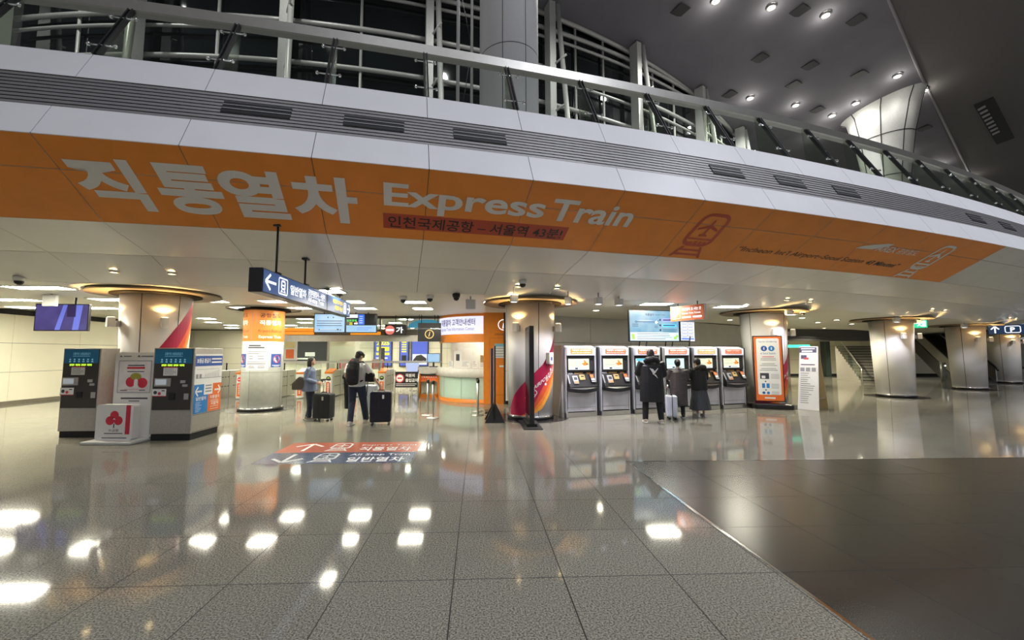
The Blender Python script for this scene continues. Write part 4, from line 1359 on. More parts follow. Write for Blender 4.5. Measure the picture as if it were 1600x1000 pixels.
# navy standing banner left of the lobby column
t = thing('standing_banner', 'narrow navy and orange standing banner left of the lobby column', 'banner', (-9.05, 14.6, 0), -.5)
MB().box((0, 0, .03), (.35, .28, .05)).build('base', black_plastic, t)
MB().span((-.13, -.01, .08), (.13, .01, 1.66)).build('panel', M('navy_banner', (.06, .08, .22), .4), t)
MB().rect(-.12, .10, .12, .55, -.014, 0).rect(-.10, 1.45, .10, 1.60, -.014, 1).build('print', [orange_print, white_film], t)

# hanging signs under the partition head
t = thing('no_entry_sign', 'small black hanging sign with red disc and white letters over the last gate', 'sign', (-3.27, 16.5, 2.44))
MB().span((-.42, -.03, 0), (.42, .03, .42)).build('plate', charcoal, t)
k = MB(); disc(k, -.22, .2, .185, -.034); k.build('disc', em('red_sign_glow', (.85, .22, .18), .9), t)
k = MB().rect(-.37, .165, -.07, .235, -.037); k.text('가', (.02, -.037, .08), X3, Z3, w=.28, h=.25, off=.03); k.build('lettering', sign_glow, t)
MB().tube([(0, 0, .42), (0, 0, .79)], .015, 6).build('hanger_rod', charcoal, t)
t = thing('information_sign', 'black hanging sign with a yellow ringed i beside the information booth', 'sign', (-1.78, 15.2, 2.15))
MB().span((-.42, -.04, 0), (.42, .04, .46)).build('plate', black_plastic, t)
k = MB(); ring(k, 0, .27, .135, .165, -.045); k.text('i', (0, -.045, .18), X3, Z3, h=.18, align='c', off=.02, shear=.2); k.build('symbol', em('amber_sign_glow', (.95, .60, .18), 1.1), t)
MB().span((-.42, -.03, .48), (.42, .03, .68)).build('upper_plate', charcoal, t)
MB().tube([(-.3, 0, .66), (-.3, 0, 1.08)], .015, 6).tube([(.3, 0, .66), (.3, 0, 1.08)], .015, 6).build('hanger_rod', charcoal, t)
t = thing('arched_sign', 'teal arched sign hanging above the black information sign', 'sign', (-2.0, 16.2, 2.72))
MB().prism([(.75 * cos(pi * i / 16), 0, .32 * sin(pi * i / 16)) for i in range(17)], (0, .06, 0)).build('plate', M('teal_sign', (.04, .25, .40), .4, emit=.3, ecol=(.05, .35, .55)), t)
MB().tube([(-.3, .03, .2), (-.3, .03, .51)], .015, 6).tube([(.3, .03, .2), (.3, .03, .51)], .015, 6).build('hanger_rod', charcoal, t)
# staff-only barrier
t = thing('staff_barrier', 'low barrier with black no-entry sign left of the information booth', 'barrier', (-2.65, 15.6, 0))
MB().span((-.43, -.02, .46), (.43, .02, 1.04)).build('sign_plate', black_plastic, t)
k = MB(); disc(k, -.25, .80, .165, -.024, 0); disc(k, -.25, .80, .13, -.027, 1); k.rect(-.33, .775, -.17, .825, -.03, 0)
k.text('직원외', (-.04, -.025, .84), X3, Z3, w=.34, h=.13, mi=1, off=.03); k.text('출입금지', (-.04, -.025, .66), X3, Z3, w=.45, h=.13, mi=1, off=.03)
k.bars(-.38, .60, .76, 2, .06, .018, -.025, 1, .1)
k.build('sign_print', [red_print, white_film], t)
k = MB()
for i in range(3):
    x0 = -.27 + i * .24
    k.tube([(x0, 0, .5), (x0, 0, .30), (x0 + .03, 0, .24), (x0 + .09, 0, .24), (x0 + .12, 0, .30), (x0 + .12, 0, .5)], .014, 6)
k.build('rail_loop', steel, t)
MB().tube([(-.43, 0, .002), (-.43, 0, 1.1)], .025, 8).tube([(.43, 0, .002), (.43, 0, 1.1)], .025, 8).build('post', steel, t)

# ================================================================== INFORMATION BOOTH
booth_orange = M('booth_orange', (.80, .25, .025), .35, var=.04)
counter_white = M('counter_white', (.72, .71, .66), .3, coat=.3)
t = thing('information_booth', 'orange information booth with curved white and mint glass counter', 'booth', (.45, 16.3, 0))
R0 = 1.95; A0, A1 = pi, radians(264)
MB().lathe([(R0, .13), (R0, .88)], n=24, a0=A0, a1=A1, caps=False).build('counter_glass', mint_glass, t)
k = MB()
for a in (210, 238):
    p = radians(a); k.box(((R0 + .002) * cos(p), (R0 + .002) * sin(p), .5), (.008, .02, .75), p)
k.build('glass_joint', M('mint_joint', (.25, .36, .30), .4), t)
MB().lathe([(R0 + .02, .002), (R0 + .02, .13), (R0 - .3, .13)], n=24, a0=A0, a1=A1, caps=False).build('base_trim', booth_orange, t)
m = MB().lathe([(R0 - .5, 1.19), (R0 + .10, 1.19), (R0 + .12, 1.16), (R0 + .12, .90), (R0 + .0, .87)], n=28, a0=A0, a1=A1, caps=False)
m.span((-R0 - .85, -.05, .93), (-R0 - .04, .40, 1.18)); m.build('counter_top', counter_white, t)
m = MB().span((-R0 - .83, 0, .002), (-R0 - .75, .35, .93)).span((-R0 - .10, 0, .002), (-R0 - .02, .35, .93)).span((-R0 - .80, 0, .002), (-R0 - .05, .35, .14)).span((-R0 - .78, .02, .62), (-R0 - .08, .33, .65))
m.build('brochure_shelf', booth_orange, t)
MB().span((-R0 - .75, .33, .14), (-R0 - .08, .36, .93)).build('shelf_back', mint_glass, t)
k = MB()
k.lathe([(R0 + .02, 2.12), (R0 + .02, 3.12)], n=28, a0=A0 + .18, a1=A1, caps=False)
k.lathe([(R0 + .02, 2.12), (R0 - .5, 2.12)], n=28, a0=A0 + .18, a1=A1, caps=False)
k.build('fascia', booth_orange, t)
k = MB().lathe([(R0 + .06, 2.40), (R0 + .06, 3.02)], n=28, a0=A0 + .30, a1=A1 - .03, caps=False)
k.lathe([(R0 + .02, 2.40), (R0 + .06, 2.40)], n=28, a0=A0 + .30, a1=A1 - .03, caps=False)
sg = k.build('lit_sign', em('sign_pale_lavender', (.74, .74, .95), 1.15), t)
def bf(a0, z):
    return lambda u, v: ((R0 + .07) * cos(a0 + u / R0), (R0 + .07) * sin(a0 + u / R0), z + v)
k = MB()
k.text('직통열차 고객안내센터', None, None, None, w=1.62, h=.24, fn=bf(A0 + .46, 2.70), off=.02)
k.text('Express Train Information Center', None, None, None, w=1.60, h=.15, fn=bf(A0 + .46, 2.49))
k.build('lettering', M('sign_violet_ink', (.09, .07, .22), .5), sg)
wl = MB().span((-.26, -2.12, .002), (.56, -1.90, 3.12)).build('side_wall', booth_orange, t)
k = MB(); ring(k, .42, 2.70, .165, .19, -2.125)
k.text('i', (.43, -2.125, 2.58), X3, Z3, h=.25, align='c', off=.02, shear=.2)
k.text('고객안내센터', (.12, -2.125, 2.33), X3, Z3, w=.40, h=.07, off=.01) if False else None
k.build('information_ring', sign_glow, wl)
MB().text('고객안내센터', (.10, -2.125, 2.33), X3, Z3, w=.44, h=.075, off=.01).build('lettering', M('brown_ink', (.18, .05, .01), .5), wl)
k = MB()
for q in outline(rrect(-.06, .3, .54, 2.25, .02), .012): k.poly([(a, -2.124, b) for a, b in q])
k.build('door_joint', M('deep_orange_joint', (.55, .16, .015), .4), wl)
k = MB().rect(.12, 1.56, .54, 2.05, -2.126, 0).rect(.12, 1.95, .54, 2.05, -2.128, 1).bars(.15, 1.90, .36, 4, .09, .02, -2.128, 2, .1)
k.rect(.28, 1.25, .50, 1.31, -2.126, 0)
k.build('poster', [paper, M('poster_cyan', (.25, .60, .72), .5), grey_print], wl)
MB().span((-1.6, 1.2, 0), (2.2, 1.3, 3.2)).build('back_wall', M('booth_inner_wall', (.74, .74, .70), .5), t)
MB().span((-1.3, 1.1, 1.35), (-.7, 1.2, 1.95)).build('wall_cabinet', white_plastic, t)
# things on the booth counter
def on_counter(name, label, cat, x, y, rz=0): return thing(name, label, cat, (x, y, 1.192), rz)
b = thing('monitor', 'black desk monitor with pale screen at the left end of the booth counter', 'screen', (-1.75, 16.42, 1.182), .1)
MB().box((0, .05, .02), (.34, .22, .03)).box((0, .06, .12), (.07, .04, .18)).build('stand', black_plastic, b)
MB().box((0, 0, .36), (.50, .04, .36)).build('housing', black_plastic, b, bevel=.008)
MB().rect(-.23, .20, .23, .52, -.022).build('screen', blu, b)
b = on_counter('display_stand', 'white tablet stand with a dark picture on the booth counter', 'stand', -.75, 15.15, -.4)
MB().span((-.16, 0, 0), (.16, .10, .02)).prism([(p[0], .03, p[1]) for p in rrect(-.16, .0, .16, .62, .03)], (0, .03, 0)).build('frame', white_plastic, b)
MB().rect(-.07, .26, .07, .50, .026).build('picture', dark_print, b)
for i, (x, y, rz, w, h, lab) in enumerate([(-1.02, 15.40, -.6, .20, .26, 'small white leaflet holder at the left of the booth counter'), (-.45, 14.95, -.3, .34, .26, 'wide white notice stand in the middle of the booth counter'),
                                    (-.12, 14.80, -.2, .18, .28, 'small pale notice beside the brown clipboard'), (.22, 14.72, -.1, .36, .20, 'white paper box at the right end of the booth counter')]):
    b = on_counter('notice_stand', lab, 'stand', x, y, rz)
    MB().span((-w / 2, 0, 0), (w / 2, .08, .015)).span((-w / 2, .02, 0), (w / 2, .04, h)).build('holder', paper, b)
    MB().bars(-w * .4, h * .85, w * .8, 4, h * .18, h * .06, .018, 0, .4, i).build('print', grey_print, b)
b = on_counter('clipboard', 'brown clipboard standing at the right end of the booth counter', 'clipboard', .22, 14.92, -.1)
MB().span((-.14, 0, 0), (.14, .02, .46)).build('board', M('kraft_brown', (.45, .33, .16), .6), b)
MB().span((-.04, -.012, .42), (.04, .0, .47)).build('clip', steel, b)
for i in range(7):
    x = .45 - R0 - .70 + i * .092
    b = thing('brochure', 'orange brochure on the booth shelf, %s from the left' % ORD[i], 'brochure', (x, 16.45, .651), 0, 'orange brochures on the booth shelf')
    MB().span((-.042, 0, 0), (.042, .02, .20)).build('cover', orange_print, b)
    MB().rect(-.03, .12, .03, .16, -.002).build('print', white_film, b)

# ================================================================== STANCHIONS, STANDS
def stanchion(x, y, label):
    t = thing('queue_stanchion', label, 'stanchion', (x, y, 0), 0, 'queue stanchions')
    MB().lathe([(.17, .002), (.17, .012), (.05, .03)], n=24).build('base', steel, t)
    MB().cyl((0, 0, .03), .028, .86, 14).build('pole', steel, t)
    MB().cyl((0, 0, .89), .042, .09, 14).build('head', black_plastic, t)
    MB().box((0, -.042, .935), (.03, .02, .06)).build('belt_clip', black_matte, t)
stanchion(-1.40, 11.75, 'steel queue stanchion, farther one of the pair left of the booth front')
stanchion(-1.20, 11.25, 'steel queue stanchion, nearer one of the pair left of the booth front')
stanchion(0.0, 11.65, 'steel queue stanchion, nearer one before the orange booth pillar')
stanchion(-.02, 12.5, 'steel queue stanchion, farther one before the orange booth pillar')
t = thing('display_stand', 'thin black sign board edge-on, on a triangular foot beside the totem column', 'sign', (.42, 10.62, 0))
MB().prism([(-.25, -.28, .002), (.25, -.28, .002), (.0, -.20, .50)], (0, .05, 0)).build('foot', charcoal, t)
MB().prism([(-.25, .28, .002), (.25, .28, .002), (.0, .20, .50)], (0, .05, 0)).build('foot', charcoal, t)
MB().span((-.018, -.30, .10), (.018, .30, 1.90)).build('board', black_plastic, t)
t = thing('display_stand', 'thin navy sign board edge-on behind the black one', 'sign', (.40, 12.15, 0))
MB().box((0, 0, .03), (.4, .5, .05)).build('foot', charcoal, t)
MB().span((-.03, -.28, .05), (.03, .28, 1.86)).build('board', M('navy_board', (.03, .04, .10), .35), t)
t = thing('digital_totem', 'tall black display totem edge-on before the crimson-swept column', 'totem', (1.25, 10.05, 0))
MB().prism([(-.22, -.66, .002), (.22, -.66, .002), (.22, .62, .002), (-.22, .62, .002)], (0, 0, .02)).prism([(-.12, -.42, .02), (.12, -.42, .02), (.12, .42, .02), (-.12, .42, .02)], (0, 0, .07)).build('base', black_matte, t, bevel=.008)
MB().span((-.055, -.42, .08), (.055, .42, 2.36)).build('housing', charcoal, t, bevel=.008)
MB().poly([(-.057, .38, .25), (-.057, -.38, .25), (-.057, -.38, 2.28), (-.057, .38, 2.28)]).build('screen', scr_black, t)
t = thing('wire_easel', 'thin white wire easel beside the first ticket machine', 'stand', (2.23, 10.80, 0))
MB().tube([(-.16, 0, .002), (-.02, .06, .97), (.14, 0, .002)], .009, 6).tube([(-.02, .06, .97), (.02, .34, .002)], .009, 6).build('frame', white_plastic, t)
# hand sanitiser dispenser on the totem column
c = COLS['C'].location
a = radians(40)
t = thing('sanitizer_dispenser', 'white hand sanitizer dispenser on the column behind the totem', 'dispenser', (c.x + .645 * sin(a), c.y - .645 * cos(a), 1.43), a)
MB().prism([(p[0], -.11, p[1]) for p in rrect(-.085, 0, .085, .31, .035)], (0, .12, 0)).build('housing', white_plastic, t, bevel=.01)
MB().rect(-.03, .10, .03, .19, -.112).build('label', blue_print, t)
MB().box((0, -.07, -.01), (.06, .06, .03)).build('nozzle', grey_print, t)
# bins / cables behind are not readable in the picture
# ---- banner at the right-hand column
ceiling_light(.75, 16.6, .9, .6, 'added fill light hidden inside the orange information booth', ZU)  # lamp added behind the fascia to brighten the booth interior
t = thing('roll_banner', 'white banner with orange edge on a black base before the column', 'banner', (9.10, 12.66, 0), -.42)
m = MB().prism([(-.42, -.16, .002), (.58, -.16, .002), (.66, .05, .002), (.58, .22, .002), (-.42, .22, .002), (-.48, .05, .002)], (0, 0, .16)); m.build('base', black_plastic, t, bevel=.04)
MB().span((-.40, -.02, .22), (.40, .02, 2.27)).build('frame', charcoal, t)
p = MB().rect(-.37, .25, .37, 2.24, -.024).build('panel', orange_print, t)
k = MB().poly([(a, -.027, b) for a, b in rrect(-.31, .43, .31, 2.19, .05)]); sh = k.build('sheet', paper, p)
k = MB()
k.text('Tips for transferring', (0, -.03, 2.05), X3, Z3, w=.50, h=.06, align='c', mi=1)
disc(k, -.10, 1.87, .085, -.03, 1); disc(k, .10, 1.87, .085, -.03, 3)
k.rect(-.115, 1.83, -.085, 1.91, -.033, 4); k.rect(.085, 1.83, .115, 1.91, -.033, 4)
k.text('at Seoul Station', (0, -.03, 1.69), X3, Z3, w=.40, h=.06, align='c', mi=1)
for i, (z, w) in enumerate(((1.62, .32), (1.57, .40), (1.52, .42), (1.40, .34), (1.35, .46), (1.25, .40), (1.20, .48))): k.rect(-w / 2, z - .018, w / 2, z, -.03, 0 if i else 5)
k.rect(-.24, .92, .0, 1.10, -.03, 2); k.rect(-.20, .94, -.10, 1.02, -.032, 4)
for z in (1.07, 1.03, .99, .95): k.rect(.05, z - .012, .27, z, -.03, 0)
disc(k, -.10, .84, .022, -.03, 2, 8)
k.rect(-.20, .64, -.12, .78, -.03, 3); k.rect(-.08, .64, .0, .78, -.03, 3)
for z in (.77, .73, .69, .65): k.rect(.05, z - .012, .25, z, -.03, 0)
disc(k, -.10, .58, .022, -.03, 2, 8)
disc(k, -.16, .49, .042, -.03, 1, 12); disc(k, -.04, .49, .042, -.03, 3, 12)
for z in (.53, .49, .45): k.rect(.05, z - .012, .24, z, -.03, 0)
k.build('print', [grey_print, blue_print, dark_print, sky_print, paper, red_print], sh)
MB().rect(-.14, .31, .14, .36, -.027).build('lettering', white_film, p)
# ---- sandwich board
t = thing('sandwich_board', 'white text sandwich board with yellowish back beside the right-hand column', 'sign', (10.02, 12.30, 0), -.98)
tl = .36
fr = MB().prism([(-.27, -.02, .005), (.27, -.02, .005), (.24, tl, 1.93), (-.24, tl, 1.93)], (0, .025, .004)).build('front_board', paper, t)
MB().prism([(-.27, .86, .005), (.27, .86, .005), (.24, tl + .05, 1.90), (-.24, tl + .05, 1.90)], (0, -.02, .0)).build('back_board', M('yellow_board', (.66, .55, .30), .5), t)
MB().tube([(.26, .1, .35), (.26, .76, .35)], .012, 6).tube([(-.26, .1, .35), (-.26, .76, .35)], .012, 6).build('stay', steel_dull, t)
def sb(m, x0, v0, x1, v1, mi=0, e=.006):   # on the sloping front board, v = height share
    q = lambda x, v: (x, -.02 + (tl + .02) * v - e, .005 + 1.925 * v + .002)
    m.poly([q(x0, v0), q(x1, v0), q(x1, v1), q(x0, v1)], mi)
k = MB()
sb(k, -.24, .90, .20, .985, 0)
sb(k, -.20, .955, .16, .97, 1, .008)
sb(k, -.18, .91, .10, .935, 1, .008)
sb(k, -.20, .80, -.05, .86, 0); sb(k, -.12, .79, .0, .82, 2, .008)
for i in range(3): sb(k, -.21 + i * .145, .60, -.10 + i * .145, .66, 3)
sb(k, -.20, .70, .16, .715, 0)
sd = random.Random(4)
for i in range(15):
    v = .565 - i * .033
    sb(k, -.20, v, -.20 + .16 + .22 * sd.random(), v + .010, 3)
k.build('print', [M('plum_print', (.07, .06, .13), .5), paper, red_print, grey_print], fr)
# ================================================================== TICKET MACHINES
RZ = 0.2845
TM0 = (2.34, 11.10)
UX = (cos(RZ), sin(RZ)); UYd = (-sin(RZ), cos(RZ))
def along(u, v=0.0): return (TM0[0] + UX[0] * u + UYd[0] * v, TM0[1] + UX[1] * u + UYd[1] * v)
PIT = 1.09
head_glow = M('machine_head_white', (.72, .72, .80), .3, emit=.35, ecol=(.8, .82, 1.0))
door_steel = M('ticket_machine_steel', (.56, .56, .60), .33, metal=.35, var=.07, scale=6, aniso=(1, 1, .2))
org_glow = em('orange_sign_glow', (.95, .20, .04), 1.0)
amber_glow = em('amber_header_glow', (.95, .40, .06), 1.0)
def ticket_machine(i, label):
    x, y = along(i * PIT + .50)
    t = thing('ticket_machine', label, 'machine', (x, y, 0), RZ, 'express train ticket machines')
    w = 1.14
    t.scale = (.845, 1, 1)
    m = MB().span((-w / 2, .30, .12), (w / 2, .95, 1.92)).span((-w / 2, .02, .12), (-w / 2 + .06, .34, 1.88)).span((w / 2 - .06, .02, .12), (w / 2, .34, 1.88))
    m.build('cabinet', door_steel, t, bevel=.01)
    MB().span((-w / 2 + .01, .0, .002), (w / 2 - .01, .9, .125)).build('base_trim', steel, t, bevel=.008)
    hd = MB().prism([(-w / 2 + .062, -.02, 1.66), (-w / 2 + .062, -.02, 1.86), (-w / 2 + .062, .16, 1.925), (-w / 2 + .062, .32, 1.925), (-w / 2 + .062, .32, 1.66)], (w - .124, 0, 0)).build('header', head_glow, t, bevel=.01)
    glow = amber_glow if i in (0, 4) else org_glow
    sg = MB().poly([(a, -.024, b) for a, b in rrect(-.40, 1.70, .40, 1.84, .03)]).build('header_sign', glow if i != 5 else orange_print, hd)
    k = MB().text('직통열차 승차권발매기', (0, -.027, 1.775), X3, Z3, w=.70, h=.05, align='c', off=.03)
    k.text('Express Train Ticket Vending Machine', (0, -.027, 1.72), X3, Z3, w=.70, h=.03, align='c', off=.02)
    k.build('lettering', sign_glow if i != 5 else white_film, sg)
    # black console: upright screen bay, sloping desk, rounded lip
    m = MB().prism([(-w / 2 + .065, .0, 1.66), (-w / 2 + .065, .28, 1.66), (-w / 2 + .065, .28, .70), (-w / 2 + .065, -.10, .72), (-w / 2 + .065, -.12, .82), (-w / 2 + .065, .08, 1.20)][::-1], (w - .13, 0, 0))
    m.build('console', black_plastic, t, bevel=.015)
    m = MB()
    n = 14
    P = [((-.5 + k / n) * (w - .10), -.12 - .05 * cos(pi * (-.5 + k / n)), 0) for k in range(n + 1)]
    m.prism([(p[0], p[1], .70 - .05 * cos(pi * (-.5 + k / n))) for k, p in enumerate(P)] + [(w / 2 - .05, .2, .70), (-w / 2 + .05, .2, .70)], (0, 0, .10))
    m.build('console_lip', black_plastic, t, bevel=.012)
    # screen
    st = lambda x, z, e=0.0: (x, .035 - .06 * (1.62 - z) / .4 * 0 - .012 + (1.62 - z) * -.02 - e, z)
    q = lambda mm, x0, z0, x1, z1, e=0.0, mi=0: mm.poly([st(x0, z0, e), st(x1, z0, e), st(x1, z1, e), st(x0, z1, e)], mi)
    bz = MB(); q(bz, -.50, 1.23, .50, 1.64, -.004); bz.build('screen_bezel', black_matte, t)
    k = MB(); q(k, -.46, 1.27, .30, 1.60, .006)
    sc = k.build('screen', scr_pale if i not in (2, 3) else M('screen_aqua', (.5, .75, .78), .3, emit=.75, ecol=(.50, .80, .82)), t)
    k = MB()
    q(k, -.44, 1.275, .28, 1.33, .009, 3)
    q(k, -.22, 1.285, -.12, 1.325, .011, 2); q(k, -.08, 1.295, .20, 1.315, .011, 4)
    if i not in (2,):
        for (a, b, c_, d_) in ((-.40, 1.55, .02, 1.563), (-.40, 1.50, -.05, 1.51), (-.42, 1.44, .05, 1.446), (-.40, 1.40, .04, 1.412)): q(k, a, b, c_, d_, .009, 4)
        if i != 3:
            k.poly([st(.02, 1.44, .01), st(.10, 1.38, .01), st(.20, 1.39, .01), st(.29, 1.42, .01), st(.22, 1.455, .01), st(.14, 1.53, .01), st(.10, 1.53, .01), st(.12, 1.46, .01)], 0)
            k.poly([st(.16, 1.40, .012), st(.29, 1.42, .012), st(.22, 1.435, .012)], 1)
    else:
        q(k, -.44, 1.50, -.10, 1.56, .009, 5); q(k, -.44, 1.40, -.20, 1.46, .009, 4)
    k.build('picture', [scr_org, dark_print, scr_dark, scr_white, M('screen_grey_ink', (.35, .42, .40), .4, emit=.3, ecol=(.4, .5, .45)), scr_cyan], sc)
    # desk equipment on the slope from (.08, 1.20) to (-.12, .82)
    ds = lambda x, v, e=0.0: (x, -.115 + .195 * v - .89 * e, .82 + .38 * v + .46 * e)
    dq = lambda mm, x0, v0, x1, v1, e=0.004, mi=0: mm.poly([ds(x0, v0, e), ds(x1, v0, e), ds(x1, v1, e), ds(x0, v1, e)], mi)
    k = MB(); dq(k, -.46, .88, -.28, .99, .006, 0); dq(k, -.22, .88, .10, .99, .006, 1); dq(k, .22, .86, .38, 1.0, .006, 2)
    k.build('label_strip', [M('pale_label', (.5, .52, .6), .4), M('gold_label', (.55, .36, .12), .4), M('copper_label', (.60, .28, .10), .4)], t)
    k = MB(); k.prism([ds(-.34, .18, .004), ds(-.16, .18, .004), ds(-.16, .72, .004), ds(-.34, .72, .004)], (0, -.03, .012)); k.build('card_slot', M('pale_slot', (.55, .56, .60), .35, metal=.4), t, bevel=.004)
    k = MB(); dq(k, -.31, .42, -.19, .62, .045, 0); dq(k, -.33, .20, -.17, .34, .045, 1); k.build('slot_face', [dark_print, M('copper_label', (.6, .28, .1), .4)], t)
    k = MB(); k.prism([ds(-.08, .45, .004), ds(.11, .45, .004), ds(.11, .80, .004), ds(-.08, .80, .004)], (0, -.025, .01)); k.build('note_slot', M('gold_label', (.55, .36, .12), .4), t, bevel=.004)
    k = MB(); dq(k, -.04, .62, .07, .70, .04); k.build('slot_mouth', black_matte, t)
    k = MB(); k.prism([ds(.29, .25, .003), ds(.47, .18, .003), ds(.43, .80, .003), ds(.28, .82, .003)], (0, -.04, .015)); k.build('pin_pad', black_plastic, t, bevel=.006)
    k = MB(); dq(k, .30, .56, .42, .78, .052, 0); dq(k, .31, .38, .44, .52, .052, 1); dq(k, .31, .26, .45, .34, .052, 2)
    k.build('pad_face', [org_glow, paper, grey_print], t)
    k = MB(); dq(k, -.49, .22, -.45, .80, .006); k.build('speaker_slots', grey_print, t)
    # lower door
    d = MB().span((-w / 2 + .07, .012, .15), (w / 2 - .07, .06, .68)).build('lower_door', door_steel, t, bevel=.006)
    k = MB()
    for s in (-1, 1): k.span((s * (w / 2 - .066) - .004, .01, .14), (s * (w / 2 - .066) + .004, .05, .68))
    k.span((-w / 2 + .07, .009, .25), (w / 2 - .07, .014, .255)); k.build('door_joint', dark_gap, d)
    MB().cyl((w / 2 - .16, .0, .20), .018, .012, 10).build('lock', chrome, d)
for i, lab in enumerate(['express ticket machine at the left end, beside the column', 'express ticket machine second from the left, left of the person in the long black coat',
                         'express ticket machine used by the person in the long black coat', 'express ticket machine in front of the brown-coated person', 'express ticket machine right of the person in the grey skirt', 'express ticket machine at the right end of the row']):
    ticket_machine(i, lab)
for i in range(6):
    x, y = along(i * PIT + 1.045, .0)
    b = MB().span((-.05, .08, .0), (.05, .9, 1.89)).build('filler_panel', black_matte, None, loc=(x, y, 0.002), rz=RZ)
    tag(b, ['black filler panel right of the leftmost ticket machine', 'black filler panel just left of the long black coat', 'black filler panel between the long black coat and the brown coat',
            'black filler panel behind the person in the grey skirt', 'black filler panel left of the rightmost ticket machine', 'black filler panel at the right end of the ticket machine row'][i], 'panel', 'filler panels between the ticket machines')
b = thing('side_cladding', 'grey steel side panel closing the left end of the ticket machines', 'panel', (*along(-.02, .0), 0), RZ)
MB().prism([(-.02, .10, .002), (-.02, 1.5, .002), (-.02, 1.5, 1.93), (-.02, .10, 1.93)][::-1], (.04, 0, 0)).build('sheet', steel_dull, b)
MB().span((-.03, .08, .002), (.03, .12, 1.93)).build('edge', steel, b)

# ================================================================== ROUTE SCREENS AND HANGING ORANGE SIGN
sky_scr = tint_screen('cloudy_sky_screen', ((.13, .48, .80), (.50, .76, .90)), .62, 2.2)
@gx([sky_scr, scr_dark, scr_white, scr_vio, scr_cyan, em('screen_leaf', (.35, .75, .12), 1.0), em('pale_aqua', (.62, .86, .95), 1.1)])
def g_route(m, w, h):
    m.rect(-w / 2, -h / 2, w / 2, h / 2, 0, 0)
    m.text('직통열차', (-.18 * w, -.002, .33 * h), X3, Z3, w=.18 * w, h=.085 * h, mi=1, off=.02)
    m.text('Express Train', (.02 * w, -.002, .34 * h), X3, Z3, w=.20 * w, h=.055 * h, mi=1)
    m.rect(-.36 * w, .12 * h, .04 * w, .14 * h, -.002, 1)
    m.rect(-.30 * w, .17 * h, -.04 * w, .185 * h, -.002, 3)
    ring(m, -.37 * w, .13 * h, .018, .032, -.003, 1); disc(m, .04 * w, .12 * h, .04, -.003, 2)
    seg(m, .05 * w, .13 * h, .11 * w, .20 * h, .012, -.002, 1); seg(m, .05 * w, .11 * h, .11 * w, .02 * h, .012, -.002, 1)
    for z in (.20, .02, -.14): disc(m, .12 * w, z * h, .03, -.004, 1)
    m.rect(.16 * w, .15 * h, .42 * w, .25 * h, -.002, 3); m.rect(.16 * w, -.04 * h, .46 * w, .06 * h, -.002, 4)
    m.rect(.18 * w, .18 * h, .38 * w, .22 * h, -.004, 1); m.rect(.18 * w, 0, .42 * w, .035 * h, -.004, 1)
    m.bars(.17 * w, -.12 * h, .30 * w, 2, .06 * h, .014, -.002, 1, .1, 3)
    m.bars(-.45 * w, .06 * h, .16 * w, 2, .06 * h, .014, -.002, 1, .3, 6); m.bars(0, .0 * h, .08 * w, 2, .05 * h, .012, -.002, 1, .3, 7)
    m.rect(-.49 * w, -.49 * h, .49 * w, -.22 * h, -.001, 6)
    m.bars(-.36 * w, -.26 * h, .74 * w, 4, .055 * h, .014, -.003, 1, .25, 9)
    disc(m, -.44 * w, -.32 * h, .05, -.003, 5); disc(m, -.43 * w, -.40 * h, .055, -.003, 5)
    disc(m, .42 * w, -.40 * h, .05, -.003, 5); disc(m, .46 * w, -.34 * h, .04, -.003, 5)
sx, sy = 5.22, 12.05
tv(sx, sy, 2.06, 1.62, .94, .12, 0, 'large sky-blue route map screen above the ticket machines', g_route, arms=False)
@gx([scr_white, scr_dark, scr_blue, em('pale_grey_screen', (.75, .75, .85), 1.1)])
def g_table(m, w, h):
    m.rect(-w / 2, -h / 2, w / 2, h / 2, 0, 3)
    m.rect(-w * .5, h * .40, w * .5, h * .5, -.001, 1)
    for i in range(5):
        m.rect(-w * .46, h * (.36 - .15 * i), w * .46, h * (.37 - .15 * i), -.001, 1)
        m.rect(-w * .40, h * (.29 - .15 * i), -w * .05, h * (.31 - .15 * i), -.001, 2); m.rect(w * .05, h * (.29 - .15 * i), w * .4, h * (.31 - .15 * i), -.001, 2)
    m.rect(-.004, -h * .3, .004, h * .4, -.002, 1)
    m.rect(-w * .45, -h * .42, w * .45, -h * .36, -.001, 2)
tv(6.36, 12.33, 2.06, .58, .70, .30, 0, 'small timetable screen right of the route map screen', g_table, arms=False)
t = thing('screen_stand', 'black tubular stand carrying the route screens on the ticket machines', 'stand', (sx, sy, 1.93), .12)
m = MB()
for x in (-.42, -.20, .42, .64, 1.2):
    m.tube([(x - .03, .06, 0), (x + .02, .06, .30)], .018, 6)
m.tube([(-.42, .06, .16), (1.2, .06, .16)], .018, 6)
m.build('frame', black_matte, t)
t = thing('hanging_ticket_sign', 'tilted-looking orange hanging sign with ticket emblem above the ticket machines', 'sign', (5.80, 11.15, 2.62), radians(-62))
MB().span((-.52, -.045, 0), (.52, .045, .42)).build('box_body', white_plastic, t, bevel=.008)
f = MB().rect(-.515, .008, .515, .412, -.047).build('sign_face', M('orange_lit_face', (.46, .085, .02), .5, emit=.04, ecol=(.9, .22, .04)), t)
k = MB()
for qd in outline(rrect(-.48, .06, -.20, .36, .03), .012): k.poly([(a, -.050, b) for a, b in qd])
k.poly([(a, -.050, b) for a, b in ((-.44, .14), (-.38, .08), (-.25, .22), (-.26, .32), (-.34, .35), (-.43, .25))])
k.text('직통열차 표 사는 곳', (-.15, -.050, .27), X3, Z3, w=.58, h=.085, off=.015)
k.text('Express Train Tickets', (-.15, -.050, .165), X3, Z3, w=.56, h=.06, off=.01)
k.rect(-.15, .07, .12, .115, -.050); k.rect(.18, .07, .44, .115, -.050)
k.build('lettering', sign_glow, f)
